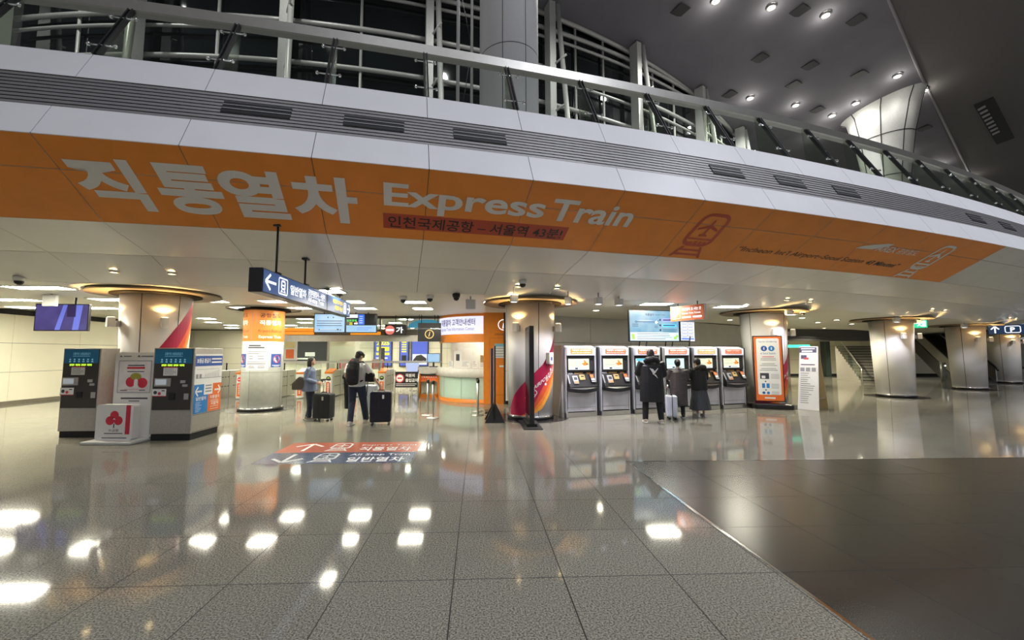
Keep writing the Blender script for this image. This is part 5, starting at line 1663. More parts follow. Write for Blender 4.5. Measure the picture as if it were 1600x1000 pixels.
MB().tube([(-.3, 0, .42), (-.3, 0, .52)], .014, 6).tube([(.3, 0, .42), (.3, 0, .52)], .014, 6).build('hanger_rod', charcoal, t)

# ================================================================== PASSAGE, STAIRS, SIGNS AT THE RIGHT
green_glow = em('exit_green', (.02, .62, .30), 1.3)
def exit_sign(x, y, z, rz, label, w=.42, h=.36):
    t = thing('exit_sign', label, 'sign', (x, y, z), rz, 'green exit signs')
    MB().span((-w / 2, -.04, 0), (w / 2, .04, h)).build('box_body', black_plastic, t)
    p = MB().rect(-w / 2 + .015, .015, w / 2 - .015, h - .015, -.043).build('face', green_glow, t)
    k = MB()
    k.rect(.04, .06, .15, .30, -.046); disc(k, -.06, .28, .028, -.046, n=10)
    seg(k, -.06, .25, -.03, .16, .05, -.046); seg(k, -.03, .16, -.10, .08, .03, -.046); seg(k, -.03, .16, .02, .07, .03, -.046); seg(k, -.05, .23, .02, .20, .025, -.046)
    if h > .3: k.build('running_figure', sign_glow, p)
    MB().tube([(0, 0, h), (0, 0, h + .03)], .015, 6).build('hanger_rod', charcoal, t)
exit_sign(17.95, 16.0, 2.74, -.6, 'green exit sign with running figure hung before the plain column')
t = thing('exit_sign', 'long glowing green exit lamp behind the sandwich board', 'sign', (14.2, 18.0, 1.98), -.5, 'green exit signs')
MB().span((-.95, -.05, .0), (-.35, .05, .32)).build('box_body', M('dark_green_box', (.01, .05, .04), .4), t)
MB().span((-.40, -.06, .0), (.55, .02, .13)).build('lamp', em('exit_mint', (.08, .85, .55), 1.6), t)
MB().tube([(-.3, 0, .3), (-.3, 0, 1.14)], .03, 6).build('post', charcoal, t)
t = thing('parking_sign', 'dark blue hanging sign with up arrow and parking symbol at the far right', 'sign', (25.2, 18.85, 2.64), -.72)
MB().span((-.42, -.05, 0), (1.5, .05, .46)).build('box_body', black_plastic, t)
p = MB().rect(-.41, .01, 1.49, .45, -.053).build('sign_face', M('navy_sign', (.02, .05, .12), .3, emit=.3, ecol=(.02, .06, .16)), t)
k = MB()
seg(k, -.20, .06, -.20, .36, .05, -.056); seg(k, -.20, .38, -.33, .24, .05, -.056); seg(k, -.20, .38, -.07, .24, .05, -.056)
for qd in outline(rrect(.10, .06, .60, .40, .08), .03): k.poly([(a, -.056, b) for a, b in qd])
k.text('P', (.27, -.056, .11), X3, Z3, h=.22, off=.04)
for qd in outline(rrect(.75, .06, 1.25, .40, .08), .03): k.poly([(a, -.056, b) for a, b in qd])
k.build('symbols', sign_glow, p)
MB().tube([(0, 0, .45), (0, 0, .50)], .02, 6).build('hanger_rod', charcoal, t)
# staircase at the end of the passage
t = thing('staircase', 'grey stairs with glass-sided handrail beyond the passage', 'stairs', (22.6, 23.4, 0), -.45)
st_m = M('stair_stone', (.40, .38, .34), .45)
m = MB()
for i in range(13):
    m.span((-.2, .30 * i, 0.002), (1.7, .30 * (i + 1), .17 * (i + 1)))
m.build('flight', st_m, t)
k = MB()
for i in range(13): k.span((-.2, .30 * i - .002, .17 * (i + 1) - .04), (1.7, .30 * i + .02, .17 * (i + 1) + .004))
k.build('nosing', charcoal, t)
for x in (-.2, 1.7):
    MB().prism([(x - .01, 0, .2), (x - .01, 3.9, 2.35), (x - .01, 3.9, 3.1), (x - .01, 0, .95)], (.02, 0, 0)).build('side_glass', clear_glass, t)
    MB().tube([(x, -.2, .85), (x, 0, .98), (x, 3.9, 3.15)], .035, 8).tube([(x, -.2, .01), (x, -.2, .86)], .03, 8).build('handrail', steel, t)
t = thing('escalator', 'dark escalator rising between the two plain columns', 'escalator', (29.5, 25.0, 0), -.55)
m = MB().prism([(0, -1.5, .01), (0, 6, 3.4), (0, 6, 2.4), (0, .6, .01)], (1.6, 0, 0)); m.build('truss', M('dark_truss', (.10, .10, .10), .4, metal=.4), t)
for x in (0, 1.55):
    MB().prism([(x, -1.5, .1), (x, 6, 3.5), (x, 6, 4.2), (x, -1.5, .9)], (.05, 0, 0)).build('balustrade', M('dull_side_panel', (.34, .34, .32), .35, metal=.5), t)
    MB().tube([(x + .02, -1.7, .75), (x + .02, -1.5, .93), (x + .02, 6, 4.25)], .05, 8).build('handrail', black_plastic, t)
t = thing('bollard', 'slim grey post standing on the floor between the two plain columns', 'post', (28.6, 24.4, 0))
MB().cyl((0, 0, .002), .13, 1.15, 16).build('pole', M('grey_post', (.26, .28, .27), .4, metal=.4), t)
MB().cyl((0, 0, 1.15), .14, .06, 16).build('cap', steel, t)
MB().ball((0, -.13, .98), .05, 10).build('lamp', em('small_white_lamp', (.9, .9, .85), 1.5), t)
# ================================================================== PEOPLE
def fuse(mb, name, mats, parent, voxel=.012, smooth=3, loc=None):
    me = bpy.data.meshes.new('tmp')
    me.from_pydata(mb.v, [], mb.f)
    o = bpy.data.objects.new('tmp', me)
    COL.objects.link(o)
    r = o.modifiers.new('r', 'REMESH'); r.mode = 'VOXEL'; r.voxel_size = voxel; r.use_smooth_shade = True
    s = o.modifiers.new('s', 'SMOOTH'); s.factor = .5; s.iterations = smooth
    dg = bpy.context.evaluated_depsgraph_get()
    m2 = bpy.data.meshes.new_from_object(o.evaluated_get(dg), depsgraph=dg)
    m2.name = name
    bpy.data.objects.remove(o); bpy.data.meshes.remove(me)
    m2.materials.clear()
    m2.materials.append(mats)
    m2.polygons.foreach_set('use_smooth', [True] * len(m2.polygons))
    ob = bpy.data.objects.new(name, m2)
    COL.objects.link(ob)
    if parent is not None: ob.parent = parent
    if loc: ob.location = loc
    return ob
def lerp3(a, b, t): return tuple(a[i] + (b[i] - a[i]) * t for i in range(3))
def hand(m, w, d, thumb_side, curl=.5):    # w wrist, d direction of the fingers (unit), thumb_side unit vector
    d = nrm3(d); ts = nrm3(sub3(thumb_side, mul3(d, dot3(thumb_side, d)))); nn = cross3(d, ts)
    m.tube([w, add3(w, mul3(d, .045)), add3(w, mul3(d, .09))], [(.020, .028), (.018, .040), (.014, .038)], 10)
    for i in range(4):
        o = (1.5 - i) * .021
        L = (.070, .080, .075, .058)[i]
        a = add3(add3(w, mul3(d, .085)), mul3(ts, o))
        b = add3(a, add3(mul3(d, L * .5), mul3(nn, -L * .25 * curl)))
        c = add3(b, add3(mul3(d, L * .5 * (1 - curl)), mul3(nn, -L * .6 * curl)))
        m.tube([a, b, c], [.0095, .009, .007], 6)
    a = add3(add3(w, mul3(d, .03)), mul3(ts, .028))
    m.tube([a, add3(a, add3(mul3(d, .035), mul3(ts, .022))), add3(a, add3(mul3(d, .065), mul3(ts, .022)))], [.012, .011, .008], 6)
skin_m = M('skin', (.58, .36, .26), .5, var=.04)
hair_m = M('black_hair', (.012, .010, .010), .45, var=.2, scale=60, bump=.4)
def person(label, loc, rz, H, legs, arms, lean=(0, 0), head_turn=0.0, head_tilt=0.0):
    """joints in metres for a 1.75 m figure facing +Y; scaled by H / 1.75"""
    k = H / 1.75
    t = thing('person', label, 'person', loc, rz)
    J = {'k': k, 'legs': [[mul3(p, k) for p in l] for l in legs], 'arms': [[mul3(p, k) for p in a] for a in arms]}
    lx, ly = lean
    T = [mul3((0, 0, .93), k), mul3((lx * .3, ly * .3, 1.12), k), mul3((lx * .8, ly * .8, 1.35), k), mul3((lx, ly, 1.44), k)]
    J['torso'] = T
    m = MB()
    m.tube([mul3((0, 0, .86), k)] + T, [(.10 * k, .15 * k), (.115 * k, .165 * k), (.10 * k, .14 * k), (.11 * k, .175 * k), (.07 * k, .13 * k)], 14)
    hc = mul3((lx + .01 * 0, ly + .035, 1.625), k)
    J['head'] = hc
    m.tube([T[3], mul3((lx, ly + .01, 1.50), k), add3(hc, (0, -.01 * k, -.06 * k))], [.062 * k, .054 * k, .054 * k], 10)
    hm = MB()
    hm.ball((0, 0, .012 * k), (.074 * k, .094 * k, .108 * k), 16, m=12)
    hm.ball((0, .030 * k, -.055 * k), (.055 * k, .058 * k, .055 * k), 12)
    hm.ball((0, .092 * k, -.012 * k), (.012 * k, .018 * k, .024 * k), 8)
    hm.ball((0, .082 * k, -.052 * k), (.026 * k, .014 * k, .010 * k), 8)
    hm.ball((0, .072 * k, -.088 * k), (.024 * k, .020 * k, .018 * k), 8)
    for s in (-1, 1): hm.ball((s * .076 * k, -.005 * k, -.01 * k), (.010 * k, .020 * k, .030 * k), 8)
    ct, st, cr, sr = cos(head_tilt), sin(head_tilt), cos(head_turn), sin(head_turn)
    def hp(p):
        y, z = p[1] * ct - p[2] * st, p[1] * st + p[2] * ct
        return (hc[0] + p[0] * cr - y * sr, hc[1] + p[0] * sr + y * cr, hc[2] + z)
    J['hp'] = hp
    n = len(m.v)
    m.v += [hp(v) for v in hm.v]; m.f += [tuple(i + n for i in f) for f in hm.f]
    for l in J['legs']:
        m.tube([l[0], lerp3(l[0], l[1], .5), l[1], lerp3(l[1], l[2], .35), l[2]], [.082 * k, .070 * k, .050 * k, .052 * k, .036 * k], 10)
        m.tube([add3(l[2], (0, -.03 * k, -.045 * k)), add3(l[2], (0, .15 * k, -.06 * k))], [(.028 * k, .034 * k), (.020 * k, .038 * k)], 8)
    for i, a in enumerate(J['arms']):
        m.tube([a[0], lerp3(a[0], a[1], .5), a[1], lerp3(a[1], a[2], .3), a[2]], [.048 * k, .042 * k, .035 * k, .036 * k, .024 * k], 10)
        hand(m, a[2], sub3(a[2], a[1]), (0, 1, .2) if abs(a[2][1] - a[1][1]) < .12 else ((-1, 0, 0) if a[0][0] > 0 else (1, 0, 0)), .7)
    body = fuse(m, 'body', skin_m, t, .0075, 3)
    e = MB()
    for s in (-1, 1): e.ball(hp((s * .030 * k, .083 * k, .016 * k)), .011 * k, 8)
    e.build('eyes', black_plastic, t)
    e = MB().ball(hp((0, .093 * k, -.054 * k)), (.020 * k, .008 * k, .005 * k), 8); e.build('mouth', M('lip_red', (.42, .13, .11), .5), t)
    J['root'] = t
    return J
def wear_trousers(J, mat, r=1.0, zend=.08, name='trousers'):
    k = J['k']; m = MB()
    m.tube([mul3((0, 0, .85), k), mul3((0, 0, .93), k), mul3((0, 0, 1.0), k)], [(.125 * k, .17 * k), (.135 * k, .185 * k), (.125 * k, .17 * k)], 14)
    for l in J['legs']:
        a = add3(l[2], (0, 0, (zend - .09) * k))
        m.tube([add3(l[0], (0, 0, .02)), lerp3(l[0], l[1], .45), l[1], lerp3(l[1], a, .5), a], [.102 * k * r, .092 * k * r, .075 * k * r, .070 * k * r, .064 * k * r], 12)
    return fuse(m, name, mat, J['root'], .011, 2)
def wear_shoes(J, mat, sole):
    k = J['k']
    for i, l in enumerate(J['legs']):
        p = l[2]
        m = MB()
        m.tube([add3(p, (0, -.075 * k, -.035 * k)), add3(p, (0, .0, -.030 * k)), add3(p, (0, .10 * k, -.045 * k)), add3(p, (0, .185 * k, -.058 * k))],
               [(.036 * k, .038 * k), (.052 * k, .046 * k), (.038 * k, .052 * k), (.024 * k, .036 * k)], 10)
        m.tube([add3(p, (0, -.01 * k, -.03 * k)), add3(p, (0, -.01 * k, .03 * k))], [.048 * k, .045 * k], 10)
        s = fuse(m, 'shoe', mat, J['root'], .009, 2)
        m = MB().prism([(p[0] + x * k, p[1] + y * k, p[2] - .088 * k) for x, y in ((-.042, -.11), (.042, -.11), (.052, .06), (.045, .18), (0, .225), (-.045, .18), (-.052, .06))], (0, 0, .026 * k))
        m.build('sole', sole, s, bevel=.005)
def wear_top(J, mat, name, hem, tr, sleeve=(1.0, .95), voxel=.012, collar=True, flare=1.0, sleeve_r=1.0):
    """tr: (depth, width) half sizes at hem, waist, chest; sleeve: fraction of upper, lower arm covered"""
    k = J['k']; T = J['torso']; m = MB()
    path = [mul3((T[0][0] / k * .2, T[0][1] / k * .2, hem), k), mul3((0, 0, max(hem + .06, .98)), k), T[1], T[2], add3(T[3], (0, 0, .0)), add3(T[3], (0, .0, .05 * k))]
    rr = [(tr[0][0] * k * flare, tr[0][1] * k * flare), (tr[0][0] * k, tr[0][1] * k), (tr[1][0] * k, tr[1][1] * k), (tr[2][0] * k, tr[2][1] * k), (.095 * k, .165 * k), (.066 * k, .075 * k)]
    m.tube(path, rr, 16)
    for a in J['arms']:
        e = lerp3(a[1], a[2], sleeve[1]) if sleeve[1] > 0 else lerp3(a[0], a[1], sleeve[0])
        if sleeve[1] > 0:
            m.tube([add3(a[0], mul3(sub3(a[0], a[1]), .06)), lerp3(a[0], a[1], .4), a[1], lerp3(a[1], e, .5), e], [.068 * k * sleeve_r, .066 * k * sleeve_r, .056 * k * sleeve_r, .050 * k * sleeve_r, .042 * k * sleeve_r], 10)
        else:
            m.tube([add3(a[0], mul3(sub3(a[0], a[1]), .06)), lerp3(a[0], e, .5), e], [.066 * k, .070 * k, .072 * k], 10)
    return fuse(m, name, mat, J['root'], voxel, 3)
def wear_hair(J, long=0.0, mat=None, bun=False, puff=1.0):
    k = J['k']; hp = J['hp']; m = MB(); q = MB()
    q.ball((0, -.016 * k, .036 * k), (.087 * k * puff, .100 * k * puff, .102 * k * puff), 16, m=10)
    q.ball((0, -.055 * k, -.010 * k), (.078 * k * puff, .062 * k * puff, .085 * k * puff), 14)
    if bun: q.ball((0, -.09 * k, .03 * k), .06 * k, 12)
    if long:
        q.tube([(0, -.05 * k, .02 * k), (0, -.075 * k, -.10 * k), (0, -.075 * k, -long * k)], [(.07 * k, .085 * k), (.062 * k, .092 * k), (.035 * k, .085 * k)], 14)
        for s in (-1, 1): q.tube([(s * .068 * k, -.01 * k, .04 * k), (s * .080 * k, -.02 * k, -.06 * k), (s * .075 * k, -.03 * k, -long * .8 * k)], [.030 * k, .030 * k, .020 * k], 8)
    m.v = [hp(v) for v in q.v]; m.f = q.f
    return fuse(m, 'hair', mat or hair_m, J['root'], .009, 2)
navy_denim = M('navy_denim', (.022, .032, .065), .75, var=.25, scale=25, bump=.2)
black_cloth = M('black_cloth', (.010, .011, .014), .75, var=.2, scale=30, bump=.3)
white_shoe = M('white_shoe', (.62, .60, .56), .55)
STAND = [[(-.095, 0, .90), (-.10, .01, .49), (-.10, -.02, .09)], [(.095, 0, .90), (.10, .01, .49), (.10, -.02, .09)]]

# woman in blue, seen from her side, waiting with a suitcase
J = person('person in a blue-grey cardigan and jeans seen from the side, hand on a suitcase handle', (-4.36, 11.02, 0), radians(-84), 1.62,
           [[(-.08, 0, .90), (-.08, .04, .49), (-.08, -.06, .09)], [(.08, 0, .90), (.09, .03, .49), (.09, .03, .09)]],
           [[(-.19, 0, 1.41), (-.23, -.08, 1.15), (-.15, .20, 1.04)], [(.19, 0, 1.41), (.23, -.06, 1.14), (.17, .24, 1.03)]], lean=(0, -.01), head_tilt=.16)
wear_trousers(J, navy_denim, 1.02)
wear_shoes(J, M('taupe_shoe', (.28, .26, .22), .6), M('pale_sole', (.5, .48, .44), .6))
wear_top(J, M('blue_grey_knit', (.15, .19, .29), .85, var=.15, scale=60, bump=.4), 'cardigan', .80, ((.185, .22), (.165, .20), (.16, .21)), (1, .92), flare=1.14, sleeve_r=1.08)
wear_hair(J, .30)
def suitcase(x, y, rz, w, d, h, mat, label, handle=.32, groove=4, tagm=None):
    t = thing('suitcase', label, 'suitcase', (x, y, 0), rz)
    z0 = .075
    m = MB().prism([(p[0], -d / 2, z0 + p[1]) for p in rrect(-w / 2, 0, w / 2, h - z0, .05)], (0, d, 0)); sh = m.build('shell', mat, t, bevel=.035)
    m = MB()
    for i in range(groove):
        xx = -w / 2 + w * (i + 1) / (groove + 1)
        for s in (-1, 1): m.span((xx - .008, s * d / 2 - .006, z0 + .09), (xx + .008, s * d / 2 + .006, h - .09))
    m.build('rib', mat, sh, bevel=.004)
    m = MB()
    for q in outline(rrect(-w / 2 - .002, z0 - .002, w / 2 + .002, h + .002, .05), .012): m.prism([(a, -.008, b) for a, b in q], (0, .016, 0))
    m.build('zipper', black_matte, t)
    for sx in (-1, 1):
        for sy in (-1, 1):
            wx, wy = sx * (w / 2 - .06), sy * (d / 2 - .06)
            m = MB().tube([(wx - .022, wy, .032), (wx - .006, wy, .032)], .031, 12).tube([(wx + .006, wy, .032), (wx + .022, wy, .032)], .031, 12)
            wh = m.build('wheel', black_plastic, t)
            MB().box((wx, wy, .062), (.03, .05, .04)).build('fork', grey_print, wh)
    m = MB().tube([(-.07, 0, h - .005), (-.07, 0, h + .028), (.07, 0, h + .028), (.07, 0, h - .005)], .012, 8); m.build('carry_handle', black_plastic, t)
    if handle:
        m = MB().tube([(-.085, d * .3, h - .02), (-.085, d * .3, h + handle)], .009, 8).tube([(.085, d * .3, h - .02), (.085, d * .3, h + handle)], .009, 8)
        hd = m.build('trolley_handle', chrome, t)
        MB().tube([(-.11, d * .3, h + handle), (.11, d * .3, h + handle)], .018, 8).build('grip', black_plastic, hd)
    if tagm:
        MB().box((w * .12, -d / 2 - .012, h - .12), (.045, .008, .09)).build('luggage_tag', tagm, t)
    return t
suitcase(-3.93, 10.86, radians(-12), .46, .30, .70, M('black_fabric_case', (.010, .012, .016), .6, var=.2, scale=40), 'black fabric suitcase with a pulled-out handle beside the person in blue', .34, 2, M('pale_tag', (.5, .52, .42), .5))
suitcase(-2.34, 10.22, radians(8), .50, .32, .80, M('navy_black_shell', (.012, .013, .022), .25, var=.1), 'large glossy navy-black suitcase touched by the person with the backpack', .0, 5, paper)
suitcase(-2.92, 11.55, radians(5), .36, .26, .86, M('pale_grey_shell', (.42, .46, .52), .35), 'pale blue-grey suitcase standing behind the person with the backpack', .12, 3)
m = MB()
# tote of the woman
t = thing('shoulder_bag', 'dark taupe shoulder bag hanging behind the person in blue', 'bag', (-4.58, 10.90, .78))
m = MB().prism([(-.17, -.07, 0), (.10, -.07, 0.0), (.16, -.05, .10), (.14, -.03, .30), (-.02, -.03, .34), (-.19, -.05, .16)], (0, .13, 0)); m.build('pouch', M('taupe_leather', (.085, .075, .065), .55), t, bevel=.03)
MB().tube([(.12, -.02, .28), (.26, -.05, .48), (.30, -.06, .58), (.32, .0, .60)], .012, 6).build('strap', M('taupe_leather', (.085, .075, .065), .55), t)

# man with backpack, seen from behind
J = person('person in pale t-shirt, dark jeans and black cap seen from behind, touching a suitcase', (-2.95, 10.30, 0), radians(-6), 1.77,
           [[(-.10, 0, .90), (-.12, .02, .50), (-.08, -.16, .09)], [(.10, 0, .90), (.14, .10, .50), (.13, .30, .09)]],
           [[(-.21, 0, 1.42), (-.27, -.04, 1.14), (-.20, .16, 1.02)], [(.21, 0, 1.42), (.36, .03, 1.15), (.52, .05, .95)]], lean=(.02, .03), head_turn=-.5, head_tilt=-.25)
wear_trousers(J, navy_denim, 1.10)
wear_shoes(J, white_shoe, white_shoe)
wear_top(J, M('pale_grey_shirt', (.86, .87, .88), .8, var=.03, scale=30, bump=.2), 'shirt', .90, ((.15, .20), (.145, .19), (.15, .215)), (.72, 0))
wear_hair(J)
k = J['k']; hp = J['hp']; q = MB(); q.ball((0, -.008, .05), (.094, .108, .085), 16, m=10); q.tube([(0, .06, .045), (0, .15, .035)], [(.012, .07), (.008, .05)], 10)
m = MB(); m.v = [hp(v) for v in q.v]; m.f = q.f
fuse(m, 'cap', black_cloth, J['root'], .008, 2)
t = thing('backpack', 'bulky black hiking backpack worn over the pale t-shirt', 'backpack', (-2.95, 10.30, 0), radians(-6))
m = MB()
m.tube([(0.0, -.27, .98), (0, -.30, 1.10), (0, -.29, 1.32), (.01, -.24, 1.48), (.02, -.18, 1.58)], [(.10, .13), (.13, .155), (.13, .155), (.10, .135), (.055, .09)], 14)
m.ball((0, -.38, 1.10), (.13, .06, .12), 12)
bp = fuse(m, 'pack_body', black_cloth, t, .012, 2)
m = MB()
for s in (-1, 1): m.tube([(s * .12, -.20, 1.50), (s * .14, -.02, 1.515), (s * .14, .14, 1.44), (s * .15, .17, 1.25), (s * .17, .02, 1.08), (s * .15, -.16, 1.04)], .018, 6)
m.build('strap', black_matte, t)
MB().tube([(-.13, -.33, 1.42), (0, -.37, 1.45), (.13, -.33, 1.42)], .008, 6).build('zipper', charcoal, t)
MB().box((-.02, -.30, 1.555), (.06, .01, .012)).build('red_tab', red_print, t)
t = thing('shoulder_bag', 'small black shoulder bag at the right hip of the person with the backpack', 'bag', (-2.66, 10.30, 1.02), radians(-20))
MB().prism([(p[0], -.05, p[1]) for p in rrect(-.13, 0, .13, .22, .05)], (0, .11, 0)).build('pouch', black_cloth, t, bevel=.02)
MB().tube([(-.1, 0, .2), (-.2, .0, .42), (-.30, .06, .50)], .012, 6).tube([(.0, -.05, .04), (-.02, -.06, -.35)], .010, 6).build('strap', black_matte, t)
t = thing('folded_jacket', 'black jacket hanging over the left arm of the person with the backpack', 'jacket', (-3.20, 10.42, .34))
m = MB()
m.tube([(0, 0, .02), (.01, 0, .25), (.0, .0, .55), (-.02, -.02, .76)], [(.06, .07), (.07, .09), (.08, .10), (.06, .09)], 12)
m.ball((-.03, -.04, .80), (.11, .10, .09), 12)
fuse(m, 'cloth', black_cloth, t, .012, 2)

# long black coat at the third machine
J = person('person in a long black padded coat with a white bird mark on the back', (4.33, 10.22, 0), radians(-12), 1.81,
           [[(-.11, 0, .90), (-.15, .02, .49), (-.17, -.01, .09)], [(.11, 0, .90), (.16, .02, .49), (.19, -.03, .09)]],
           [[(-.22, 0, 1.43), (-.32, .06, 1.17), (-.24, .30, 1.12)], [(.22, 0, 1.43), (.30, .05, 1.14), (.22, .28, 1.06)]], lean=(0, .02), head_tilt=-.12)
wear_trousers(J, black_cloth, 1.02)
wear_shoes(J, M('cream_shoe', (.55, .50, .42), .6), white_shoe)
coat = wear_top(J, M('black_padded_coat', (.009, .010, .013), .55, var=.3, scale=14, bump=.4, aniso=(.4, .4, 2.2)), 'coat', .50, ((.19, .27), (.185, .265), (.18, .275)), (1, .95), flare=1.06, sleeve_r=1.32)
wear_hair(J, puff=1.06)
k = J['k']; m = MB().tube([(-.17, -.06, 1.50), (-.10, -.13, 1.56), (0, -.16, 1.575), (.10, -.13, 1.56), (.17, -.06, 1.50)], [.05, .075, .08, .075, .05], 10)
fuse(m, 'hood', MATS['black_padded_coat'], J['root'], .012, 2)
m = MB(); yb = -.215
m.poly([(a * 1.0 + .02, yb, b) for a, b in ((-.02, 1.19), (.02, 1.22), (.10, 1.34), (.095, 1.36), (.04, 1.30), (.02, 1.275), (-.02, 1.33), (-.10, 1.355), (-.095, 1.335), (-.045, 1.26))])
m.poly([(a + .02, yb, b) for a, b in ((-.02, 1.20), (.00, 1.19), (.09, 1.10), (.04, 1.20))])
m.v = [(v[0], v[1] - .0, v[2]) for v in m.v]
m.build('bird_mark', white_film, coat)
# brown coat
J = person('person in a long brown-grey padded coat with hair in a bun, seen from behind', (5.40, 11.02, 0), radians(-16), 1.55,
           STAND, [[(-.20, 0, 1.42), (-.29, .04, 1.17), (-.20, .26, 1.20)], [(.20, 0, 1.42), (.26, .06, 1.16), (.18, .30, 1.14)]], lean=(0, .02), head_tilt=-.1)
wear_trousers(J, black_cloth, .9)
wear_shoes(J, black_plastic, white_shoe)
wear_top(J, M('brown_grey_coat', (.060, .050, .046), .7, var=.25, scale=16, bump=.4, aniso=(.4, .4, 2.4)), 'coat', .36, ((.18, .25), (.18, .245), (.17, .235)), (1, .95), flare=1.0, sleeve_r=1.35)
wear_hair(J, bun=True, puff=1.08)
# dark hooded jacket and long skirt
J = person('person in a dark hooded jacket and long grey skirt at the ticket machines', (6.03, 11.12, 0), radians(4), 1.58,
           STAND, [[(-.20, 0, 1.42), (-.27, .08, 1.18), (-.24, .30, 1.30)], [(.20, 0, 1.42), (.26, .04, 1.15), (.17, .24, 1.06)]], lean=(-.02, .03), head_tilt=-.1, head_turn=.4)
wear_shoes(J, white_shoe, white_shoe)
k = J['k']; m = MB().tube([mul3((0, 0, .22), k), mul3((0, 0, .55), k), mul3((0, 0, .98), k)], [(.27 * k, .32 * k), (.22 * k, .26 * k), (.14 * k, .17 * k)], 18)
fuse(m, 'skirt', M('slate_skirt', (.045, .050, .060), .8, var=.3, scale=10, bump=.4, aniso=(3, 3, .1)), J['root'], .012, 2)
wear_top(J, M('black_jacket', (.012, .012, .013), .7, var=.2, scale=20, bump=.3), 'jacket', .80, ((.18, .24), (.175, .235), (.165, .23)), (1, .95), flare=1.0, sleeve_r=1.3)
wear_hair(J, puff=1.08)
m = MB().tube([(-.14, -.05, 1.30), (-.07, -.13, 1.34), (.0, -.15, 1.35), (.07, -.13, 1.34), (.14, -.05, 1.30)], [.05, .07, .075, .07, .05], 10)
fuse(m, 'hood', M('olive_black_hood', (.025, .022, .016), .8), J['root'], .012, 2)
suitcase(5.06, 10.75, radians(72), .38, .26, .62, M('ice_white_shell', (.62, .66, .74), .3), 'white hard-shell suitcase between the long black coat and the brown coat', .30, 2)
# ================================================================== CURTAIN WALL OF THE UPPER STOREY
RW = 23.98
tube_m = M('curtain_wall_white_steel', (.50, .50, .48), .4, metal=.2)
glass_dark = M('night_window_glass', (.008, .011, .012), .04, var=.3, scale=.4, spec=.8)
def wall_top(th, r=RW):
    p = PO(th, r, 0); return roof_z(p[0], p[1])
ZH = [7.2, 10.4, 13.6, 16.8, 19.6, 22.4, 24.6, 25.5, 28.2, 29.0]
BAYS = [-9, -2, 5, 12, 19, 25.5, 32.5, 39.5, 46.5]
for i in range(len(BAYS) - 1):
    a, b = BAYS[i], BAYS[i + 1]
    w = sroot('window_%d' % (i + 2), 'dark glazed bay of the upper curtain wall')
    n = 4
    m = MB()
    for j in range(n):
        t0, t1 = a + (b - a) * j / n, a + (b - a) * (j + 1) / n
        m.poly([PO(t0, RW + .25, 6.17), PO(t1, RW + .25, 6.17), PO(t1, RW + .25, wall_top(t1)), PO(t0, RW + .25, wall_top(t0))])
    m.build('glass', glass_dark, w)
    m = MB()
    for f in (.5,) if i < 4 else (.33, .66):
        t = a + (b - a) * f
        m.tube([PO(t, RW, 6.2), PO(t, RW, wall_top(t))], .11, 8)
    m.build('mullion', tube_m, w)
    m = MB()
    for z in ZH:
        r = .17 if z in (19.6, 22.4, 25.5, 29.0) else .12
        ts = [a + (b - a) * k / 6 for k in range(7)]
        pts_ = [PO(t, RW - .15, z) for t in ts if z < wall_top(t) - .2]
        if len(pts_) > 1: m.tube(pts_, r, 8)
    ts = [a + (b - a) * k / 6 for k in range(7)]
    m.tube([PO(t, RW - .1, wall_top(t) - .15) for t in ts], .2, 8)
    m.build('rail', tube_m, w)
for t in BAYS:
    m = MB()
    p0, p1 = PO(t, RW - .9, 6.2), PO(t, RW - .9, wall_top(t))
    m.box(((p0[0] + p1[0]) / 2, (p0[1] + p1[1]) / 2, (p0[2] + p1[2]) / 2), (.55, .9, p1[2] - p0[2]), radians(t))
    m.tube([PO(t + .55, RW - 2.6, 6.2), PO(t + .55, RW - 2.4, 18), PO(t + .35, RW - 1.3, wall_top(t) - .2)], .20, 8)
    for z in (9, 13, 17, 21, 25):
        if z < wall_top(t) - 1: m.tube([PO(t, RW - .9, z), PO(t + .5, RW - 2.2, z + .4)], .09, 6)
    struct(m, 'trim_12', tube_m, 'white steel post with strut of the curtain wall')
# tall white column of the upper storey
UPX, UPY, UPR = 1.02, 13.3, 1.0
t = thing('upper_column', 'huge white round column rising behind the glass balustrade', 'column', (UPX, UPY, 6.17))
MB().lathe([(UPR, .01), (UPR, 26.5)], n=56).build('shaft', M('upper_column_cladding', (.66, .66, .68), .32, metal=.2, var=.02), t)
m = MB()
for z in (.9, 3.1, 5.4, 8.0, 10.6, 13.2): m.lathe([(UPR + .004, z), (UPR + .004, z + .025)], n=56, caps=False)
for a in (-16, 28, 74, 120, 166, 212):
    a0, a1 = radians(a - 90 - .6), radians(a - 90 + .6)
    m.poly([((UPR + .004) * cos(a0), (UPR + .004) * sin(a0), .02), ((UPR + .004) * cos(a1), (UPR + .004) * sin(a1), .02), ((UPR + .004) * cos(a1), (UPR + .004) * sin(a1), 26), ((UPR + .004) * cos(a0), (UPR + .004) * sin(a0), 26)])
m.build('panel_joint', dark_gap, t)
t = thing('cable_truss', 'slim pale truss with crossed cables on the left side of the huge white column', 'truss', (-.45, 13.6, 6.17))
m = MB().tube([(-.30, .3, .01), (-.30, .3, 24)], .06, 8).tube([(.2, -.2, .01), (.2, -.2, 24)], .05, 8)
m.build('chord', tube_m, t)
m = MB()
for i in range(8):
    s = 1 if i % 2 else -1
    m.tube([(-.05 - .25 * s, .05 + .25 * s, i * 3), (-.05 + .25 * s, .05 - .25 * s, i * 3 + 3)], .012, 5)
m.build('cable', charcoal, t)
